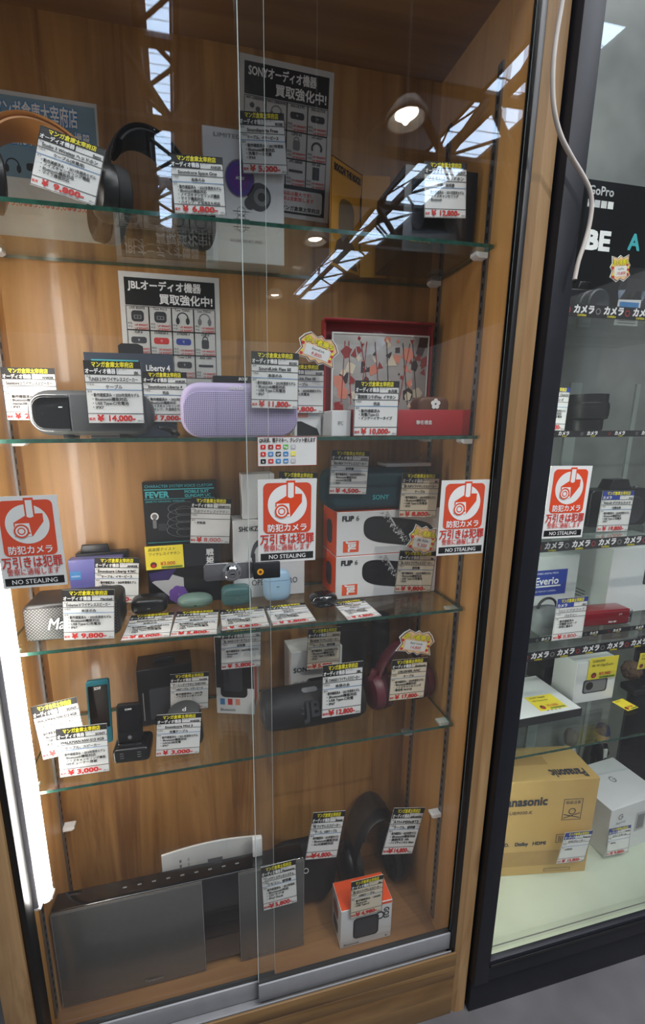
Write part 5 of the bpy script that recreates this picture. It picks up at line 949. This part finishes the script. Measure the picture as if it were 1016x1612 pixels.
# black camera stand with lettering
x0, x1 = at(915, 380, Y=.15).x, .62; zt = at(930, 282, Y=.15).z; zb = rz(0)
t = thing('camera_stand', 'black camera display board with white lettering on top of the steel cabinet shelves', 'display stand', (x0, .15, zb)); mb = MB(); mb.box((0, 0, 0), (x1 - x0, .05, zt - zb), mat('board_black', (14, 15, 19), .3, coat=.3)); fr = F((0, 0, 0), (1, 0, 0), (0, 0, 1)); h = zt - zb
def tx(s, px, py, hp, k, b=.03, sx=1.0, mw=None): p = at(px, py, Y=.15); mb.text(fr, p.x - x0, p.z - zb, hp, s, k, mw, 'l', b, sx=sx)
a, b = at(927, 305, Y=.15), at(970, 305, Y=.15); u = (b - a).length; tx('GoPro', 926, 305, u * .24, 'poster_grey', .02, mw=u)
for i, k in enumerate(('poster_grey', 'poster_grey', 'poster_cell', 'paper_white')): mb.rect(fr, a.x - x0 + u * .25 * i, a.z - zb - u * .34, u * .21, u * .20, k)
tx('BE', 919, 391, u * .52, 'ink_white', .05, sx=1.2); tx('A', 988, 393, u * .46, 'ink_teal', .03); mb.build('board', t)
mb = MB(); mb.box((-.03, .052, 0), (x1 - x0, .16, zt - zb + .03), 'board_black'); mb.build('box', t)
# clear bag with cards
t = thing('accessory_bag', 'clear hanging bag with a printed card at the picture edge of the steel cabinet', 'bag', (at(992, 470, Y=.09).x, .09, rz(0)))
mb = MB(); mb.prism([(-.025, 0), (.035, 0), (.035, .052), (-.022, .050)], .004, .006, 'card_white'); fr = F((-.02, .0038, 0), (1, 0, 0), (0, 0, 1)); mb.rect(fr, 0, .026, .05, .02, 'ink_blue')
for i in range(4): mb.rect(fr, .002, .004 + i * .005, .045, .0016, 'ink_black')
mb.build('insert_card', t); mb = MB(); rnd = random.Random(3); mb.add([(-.035 + .09 * i / 6, -.002 - rnd.random() * .006, .11 * j / 5) for j in range(6) for i in range(7)], [(j * 7 + i, j * 7 + i + 1, j * 7 + i + 8, j * 7 + i + 7) for j in range(5) for i in range(6)], 'clear_film'); mb.build('film', t, 'clear plastic film')
star_tag('jagged sale tag on the clear hanging bag', ((956, 402), (990, 402), (996, 440), (966, 446)), .078, 'GoPro', '19,800')
def camera(label, px, py0, py1, wpx, Y, Z, lens=True, m='plastic_black', yaw=0.0):
    xc, w = span(px - wpx / 2, px + wpx / 2, (py0 + py1) / 2, Y); h = hgt(px, py0, Y, Z); t = thing('camera', label, 'camera', (xc, Y, Z), yaw)
    mb = MB(); mb.prism(rr(w, h * .8, h * .1, 5), 0, .045, m, .003); mb.prism([(-w * .2, h * .78), (w * .2, h * .78), (w * .13, h), (-w * .13, h)], .006, .036, m, .002); mb.build('body', t)
    if lens: mb = MB(); r = h * .34; mb.lathe([(r, 0), (r, .012), (r * .9, .014), (r * .9, .03), (r * .8, .032), (.001, .026)], 'plastic_dark', T(0, 0, h * .4) @ RX(PI / 2)); mb.build('lens', t)
    mb = MB(); mb.lathe([(.005, 0), (.005, .004), (.001, .004)], 'chrome', T(w * .36, .02, h * .8)); mb.build('shutter_button', t); return t
camera('black camera on the top shelf of the steel cabinet beside the clear bag', 925, 441, 473, 62, .10, rz(0))
t = thing('camera_lens', 'black camera lens standing on the second shelf of the steel cabinet', 'lens', (at(916, 660, Y=.10).x, .10, rz(1)))
r = (at(946, 660, Y=.10).x - at(888, 660, Y=.10).x) / 2 * .95; h = hgt(916, 622, .10, rz(1)); mb = MB(); mb.lathe([(r * .8, 0), (r * .85, .004), (r * .85, h * .3), (r, h * .34), (r, h * .75), (r * .94, h * .78), (r * .94, h), (.001, h)], 'plastic_black'); mb.build('barrel', t)
mb = MB(); mb.lathe([(r * 1.015, h * .40), (r * 1.02, h * .42), (r * 1.02, h * .66), (r * 1.015, h * .68)], 'rubber', cap=False); mb.build('focus_ring', t)
price_card('price card cut off by the black post, second shelf of the steel cabinet', ((850, 606), (889, 611), (898, 677), (848, 679)), .030, 'CANON', 'ズームレンズ', '', '29,800', head='カメラ', blue=True)
security_sticker('orange security camera sticker on the black steel cabinet', ((868, 733.8), (933, 733), (917, 845.6), (853, 848)), -.0425)
camera('black digital camera behind the 19,800 yen card in the steel cabinet', 975, 756, 848, 92, .105, rz(2))
camera('small dark camera between the security sticker and the 19,800 yen card', 927, 802, 844, 26, .205, rz(2), m='plastic_dark')
price_card('price card for 19,800 yen on the third shelf of the steel cabinet', ((941, 773), (988, 772), (1000, 836), (948, 837)), .060, 'FUJI', 'WG-50 デジタルカメラ', '付属品無', '19,800', head='カメラ', blue=True)
def draw_ev(mb, fs, w, d, h):
    f = fs['front']; mb.rect(f, w * .18, h * .42, w * .62, h * .38, 'ink_blue_dark'); mb.text(f, w * .215, h * .585, h * .11, 'Everio', 'ink_white', w * .54, bold=.02, o=.0008); mb.rect(f, w * .215, h * .545, w * .48, h * .022, 'ink_white', .0007); mb.text(f, w * .23, h * .47, h * .025, 'HD MEMORY CAMERA', 'ink_white', w * .4, o=.0008); mb.text(f, w * .23, h * .74, h * .025, 'HYBRID DIGITAL MEDIA', 'ink_white', w * .4, o=.0008)
carton('camcorder_box', 'pale grey camcorder box with a blue label in the steel cabinet', 'box', 828, 914, 876, rz(3), .130, .10, mat('card_grey', (188, 192, 192), .45, var=.03), draw=draw_ev)
def draw_wht(mb, fs, w, d, h): f = fs['front']; mb.rrect(f, w * .45, h * .42, w * .7 if False else w * .34, h * .26, w * .02, 'ink_black'); mb.rect(f, w * .47, h * .45, w * .3, h * .2, 'ink_grey', .0008); l = fs['left']; [mb.rect(l, d * .3, h * (.12 + .05 * i), d * .3, h * .016, 'ink_grey') for i in range(3)]
carton('camera_box', 'large white box with a phone-like picture behind the red camcorder', 'box', 968, 1085, 860, rz(3), .130, .15, 'card_white', draw=draw_wht)
mat('camcorder_red', (138, 14, 30), .2, .2, coat=.8, var=.05)
Y = .080; xc, w = span(918, 990, 978, Y); h = hgt(950, 962, Y, rz(3)); t = thing('camcorder', 'glossy red camcorder lying on the fourth shelf of the steel cabinet', 'camcorder', (xc, Y, rz(3)), -.05)
mb = MB(); mb.prism(rr(w, h, h * .22, 6), 0, .04, 'camcorder_red', .004); fr = F((-w / 2, -.0002, 0), (1, 0, 0), (0, 0, 1)); mb.text(fr, w * .74, h * .66, h * .10, 'JVC', 'poster_grey', None, bold=.03); mb.text(fr, w * .54, h * .20, h * .10, 'FULL HD', 'ink_white', w * .34, bold=.04, slant=.2); mb.build('body', t)
mb = MB(); mb.prism(rr(w * .06, h * .9, h * .1, 4, x=w * .49, z=h * .05), -.001, .038, 'chrome', .002); mb.build('end_trim', t, 'silver end trim'); mb = MB(); mb.lathe([(h * .42, 0), (h * .42, .006), (h * .3, .007), (.001, .003)], 'plastic_black', T(-w * .5 + .004, .02, h * .5) @ RY(-PI / 2)); mb.build('lens', t)
t = thing('camera_pouch', 'dark padded camera pouch with faint raised lettering in the steel cabinet', 'pouch', (at(858, 985, Y=.08).x, .080, rz(3))); mb = MB(); h = hgt(850, 955, .08, rz(3)); vs, fs = superell(.085, .05, h, 0, 1, 3.2, 3.0); mb.add(vs, fs, mat('pouch_grey', (92, 96, 98), .7, var=.15), True); mb.text(F((-.03, -.0255, h * .28), (1, 0, 0), (0, 0, 1)), 0, 0, h * .12, 'EAGLE', 'ink_grey', None, bold=.03); mb.build('body', t)
mb = MB(); mb.tube(arc((0, 0, h * .9), .026, .1, PI - .1, 12, (1, 0, 0), (0, 0, 1)), .003, 'rubber', 8); mb.build('strap', t)
price_card('handwritten price card beside the red camcorder', ((874, 943), (923, 939), (920, 1003), (873, 1009)), .030, 'JVC', 'GZ-E ビデオカメラ', 'バッテリー', '8,800', ['・動作確認済み', '・充電器 SDカード', '・本体に傷あり'], head='カメラ', hand=True, blue=True)
# bottom glass shelf: boxes with yellow notes
zr = rz(4)
def draw_cam(mb, fs, w, d, h): f = fs['front']; mb.rect(f, w * .03, h * .02, w * .94, h * .95, 'paper_white'); mb.rrect(f, w * .2, h * .22, w * .6, h * .34, w * .06, 'ink_charcoal'); mb.rrect(f, w * .24, h * .25, w * .52, h * .28, w * .05, 'ink_grey', .0008); mb.disc(f, w * .36, h * .4, w * .09, 'ink_black', .001)
carton('camera_box', 'white box with a camera picture under a yellow note in the steel cabinet', 'box', 911, 974, 1040, zr, .13, .07, 'card_white', draw=draw_cam)
hand_note('yellow handwritten note on the white camera box', ((930, 1036), (976, 1032), (969, 1064), (925, 1072)), .127, ['GARDEN', '4K W DigiZoom'], price='¥3,980')
carton('audio_box', 'dark box standing between the tablet box and the white camera box', 'box', 858, 906, 1048, zr, .215, .06, 'card_black')
ta = at(822, 1138, Z=zr); tb = at(917, 1128, Z=zr); hh = .022
def draw_flat(mb, fs, w, d, h): t_ = fs['top']; mb.rect(t_, .002, .002, w - .004, d - .004, 'card_white', .0003); [mb.rect(t_, w * (.52 + .06 * i), d * .08, w * .03, d * .05, 'ink_grey') for i in range(4)]; [mb.rect(t_, w * .12, d * (.66 + .08 * i), w * .25, d * .02, 'ink_grey') for i in range(3)]
carton('tablet_box', 'flat white and black tablet box lying on the lower shelf of the steel cabinet', 'box', 0, 0, 0, zr, 0, .15, 'card_black', draw=draw_flat, w=.20, h=hh, loc=V((tb.x - .10, tb.y, zr)), yaw=.02)
hand_note('yellow handwritten note lying on the flat tablet box', ((826, 1098), (868, 1092), (893, 1112), (852, 1120)), None, ['SONY Digital', 'HD Recorder'], Z=zr + hh + .0014, price='¥3,000')
hand_note('yellow handwritten note lying in front of the black camera at the picture edge', ((968, 1102), (983, 1100), (1003, 1113), (985, 1122)), None, ['カメラ'], Z=zr + .0012, price='¥500')
hand_note('yellow handwritten note at the picture edge under the shelf tape', ((1003, 1030), (1030, 1026), (1034, 1052), (1010, 1052)), .10, ['SONY', '美品'], price='¥9,800')
camera('black camera at the picture edge of the lower shelf of the steel cabinet', 1020, 1082, 1128, 42, .12, zr, lens=False)
t = thing('fur_charm', 'small brown fluffy charm hanging in the steel cabinet above the lower shelf', 'charm', (at(993, 1065, Y=.19).x, .19, zr)); mb = MB(); h = hgt(990, 1042, .19, zr); rnd = random.Random(8); vs, fs = superell(.055, .045, h, 0, 1, 2, 2.2); vs = [(x * (1 + rnd.uniform(-.12, .12)), y * (1 + rnd.uniform(-.12, .12)), z) for x, y, z in vs]; mb.add(vs, fs, mat('fur_brown', (92, 70, 52), .9, var=.4, scale=150), True); mb.build('body', t)
# below the glass shelf: cartons and two little figures on the cabinet floor
mat('kraft', (198, 162, 98), .6, var=.05, scale=12); mat('kraft_dark', (176, 140, 82), .6, var=.05)
def draw_pana(mb, fs, w, d, h):
    f = fs['front']; K = 'ink_charcoal'; k = w / .26
    mb.text(f, w * .30, h * .755, h * .085, 'Panasonic', K, w * .34, bold=.04); mb.text(f, w * .31, h * .665, h * .035, 'DP-UB9000-K', K, w * .24); mb.text(f, w * .26, h * .33, h * .035, 'DTS HD.', K, w * .14, bold=.05); mb.text(f, w * .44, h * .33, h * .035, 'Dolby', K, w * .12, bold=.05); mb.text(f, w * .57, h * .33, h * .035, 'HDMI', K, w * .12, bold=.05)
    mb.border(f, w * .76, h * .58, w * .14, h * .22, w * .004, K); mb.text(f, w * .83, h * .75, h * .025, '取扱注意', K, w * .11, 'c'); mb.ring(f, w * .83, h * .67, w * .02, w * .026, K); mb.line(f, w * .77, h * .6, w * .89, h * .65, w * .006, K); mb.line(f, w * .77, h * .64, w * .89, h * .60, w * .006, K)
    mb.border(f, w * .74, h * .34, w * .17, h * .09, w * .004, K); [mb.rect(f, w * (.76 + .013 * i), h * .35, w * .006, h * .06, K) for i in range(10)]
    mb.rect(f, w * .25, h * .10, w * .56, h * .16, 'kraft_dark'); mb.border(f, w * .68, h * .03, w * .20, h * .03, w * .003, K)
    t_ = fs['top']; mb.rect(t_, w * .38, d * .45, w * .34, d * .25, 'kraft_dark'); fr = F(t_.p(w * .94, d * .28), (-1, 0, 0), (0, -1, 0)); mb.text(fr, 0, 0, d * .22, 'Panasonic', K, w * .26, bold=.04)
pb, pa = at(921, 1371, Z=RF + .0005), at(786, 1380, Z=RF + .0005); dx = pb - pa; dx.normalize(); W_ = .40; ctr = pb - dx * W_ / 2; hP = hgt(930, 1228, pb.y, RF)
carton('appliance_carton', 'brown cardboard appliance carton with dark lettering on the floor of the steel cabinet', 'carton', 0, 0, 0, RF, 0, .12, 'kraft', draw=draw_pana, w=W_, h=hP, loc=V((ctr.x, ctr.y, RF + .0005)), yaw=math.atan2(dx.y, dx.x))
def draw_g(mb, fs, w, d, h):
    f = fs['front']
    for fr, x, y, r in ((f, w * .20, h * .80, w * .045), (fs['top'], w * .55, d * .55, w * .05)): mb.ring(fr, x, y, r * .72, r, 'ink_grey', .0006, 24, .6, 2 * PI - .05); mb.rect(fr, x, y - r * .14, r, r * .28, 'ink_grey', .0006)
    mb.poly(f, [(w * .52, h * .35), (w * .72, h * .35), (w * .72, h * .75), (w * .52, h * .75)], 'poster_grey'); mb.rect(f, w * .55, h * .40, w * .14, h * .30, 'ink_grey', .0008); mb.rrect(f, w * .76, h * .35, w * .14, h * .4, w * .02, 'ink_blue'); mb.text(f, w * .12, h * .66, h * .04, 'Nest Hub', 'ink_grey', w * .2)
ga, gb = at(951, 1350, Z=RF + .0005), at(1016, 1325, Z=RF + .0005); dg = gb - ga; dg.normalize(); Wg = .21; hG = hgt(951, 1280, ga.y, RF); cg = ga + dg * Wg / 2
carton('device_box', 'white box with a round letter mark beside the brown carton', 'box', 0, 0, 0, RF, 0, .15, 'card_white', draw=draw_g, w=Wg, h=hG, loc=V((cg.x, cg.y, RF + .0005)), yaw=math.atan2(dg.y, dg.x))
yc = at(900, 1365, Z=RF).y
price_card('blue-headed price card leaning on the brown carton', ((887, 1311), (929, 1308), (924, 1354), (880, 1360)), pb.y - .018, 'Panasonic', 'DVDプレーヤー', '', '15,800', ['・未使用品'], head='オーディオ機器', blue=True)
price_card('blue-headed price card leaning on the white letter-marked box', ((961, 1303), (996, 1299), (987, 1340), (953, 1350)), ga.y - .012, 'Google', 'スマートホーム', '', '9,800', ['・動作品'], blue=True, lean=.008)
def figure(label, px, py0, py1, Y, cols, s):
    z0 = zr - .30; t = thing('figurine', label, 'figurine', (at(px, py1, Y=Y).x, Y, at(px, py1, Y=Y).z)); h = at(px, py0, Y=Y).z - at(px, py1, Y=Y).z
    mb = MB(); mb.lathe([(.001, 0), (h * .07, .001), (h * .09, h * .2), (h * .11, h * .45), (h * .08, h * .66), (h * .04, h * .70)], cols[0], seg=18); mb.tube([(-h * .09, -.002, h * .62), (-h * .14, -.004, h * .46), (-h * .09, -.010, h * .36)], h * .028, cols[0], 8); mb.tube([(h * .09, -.002, h * .62), (h * .14, -.004, h * .46), (h * .09, -.010, h * .36)], h * .028, cols[0], 8); mb.box((-h * .035, -h * .105, h * .30), (h * .035, -h * .07, h * .62), 'paper_white', h * .01); mb.build('body', t)
    mb = MB(); mb.lathe([(.001, h * .69), (h * .07, h * .71), (h * .095, h * .80), (h * .075, h * .90), (.001, h * .92)], cols[1], seg=18); mb.build('head', t); mb = MB(); mb.lathe([(h * .10, h * .85), (h * .10, h * .88), (h * .075, h * .97), (.001, h)], cols[2], seg=18, cap=False); mb.build('hat', t); return t
mat('skin_plastic', (206, 160, 126), .5)
t = figure('small standing figurine in a dark coat behind the brown carton', 937, 1142, 1225, .345, ('plastic_black', 'skin_plastic', 'violet_dark'), 1)
t = figure('small pale owl-like figurine left of the dark-coated one', 889, 1150, 1225, .345, ('poster_cell', 'fur_brown', 'fur_brown'), 1)
mb = MB(); zz = min(at(937, 1225, Y=.345).z, at(889, 1225, Y=.345).z); mb.box((.50, .318, RF + .001), (.95, .372, zz - .0005), 'grey_board', .001); mb.build('display_riser', None, 'grey display riser behind the brown carton carrying two figurines', 'riser', recenter=True)
# loose white cable hanging down in front of the gap between the cabinets
mb = MB(); pts = [(915, -420), (903, -200), (893, -60), (886, 0), (876, 60), (871, 110), (872, 165), (882, 210), (899, 245), (917, 275), (929, 300), (932, 325), (928, 355), (920, 385), (911, 412), (905, 440)]
P = [at(x, y, Y=-.075) for x, y in pts]; Q = []
for i in range(len(P) - 1):
    p0, p1, p2, p3 = P[max(i - 1, 0)], P[i], P[i + 1], P[min(i + 2, len(P) - 1)]
    for k in range(5): s_ = k / 5; Q.append(0.5 * ((2 * p1) + (p2 - p0) * s_ + (2 * p0 - 5 * p1 + 4 * p2 - p3) * s_ ** 2 + (3 * p1 - p0 - 3 * p2 + p3) * s_ ** 3))
Q.append(P[-1]); mb.tube(Q, .0032, mat('cable_white', (206, 198, 190), .45), 10); mb.build('power_cable', None, 'white power cable hanging down in front of the black post', 'cable', recenter=True)
COL.objects.unlink(_to); bpy.data.objects.remove(_to)
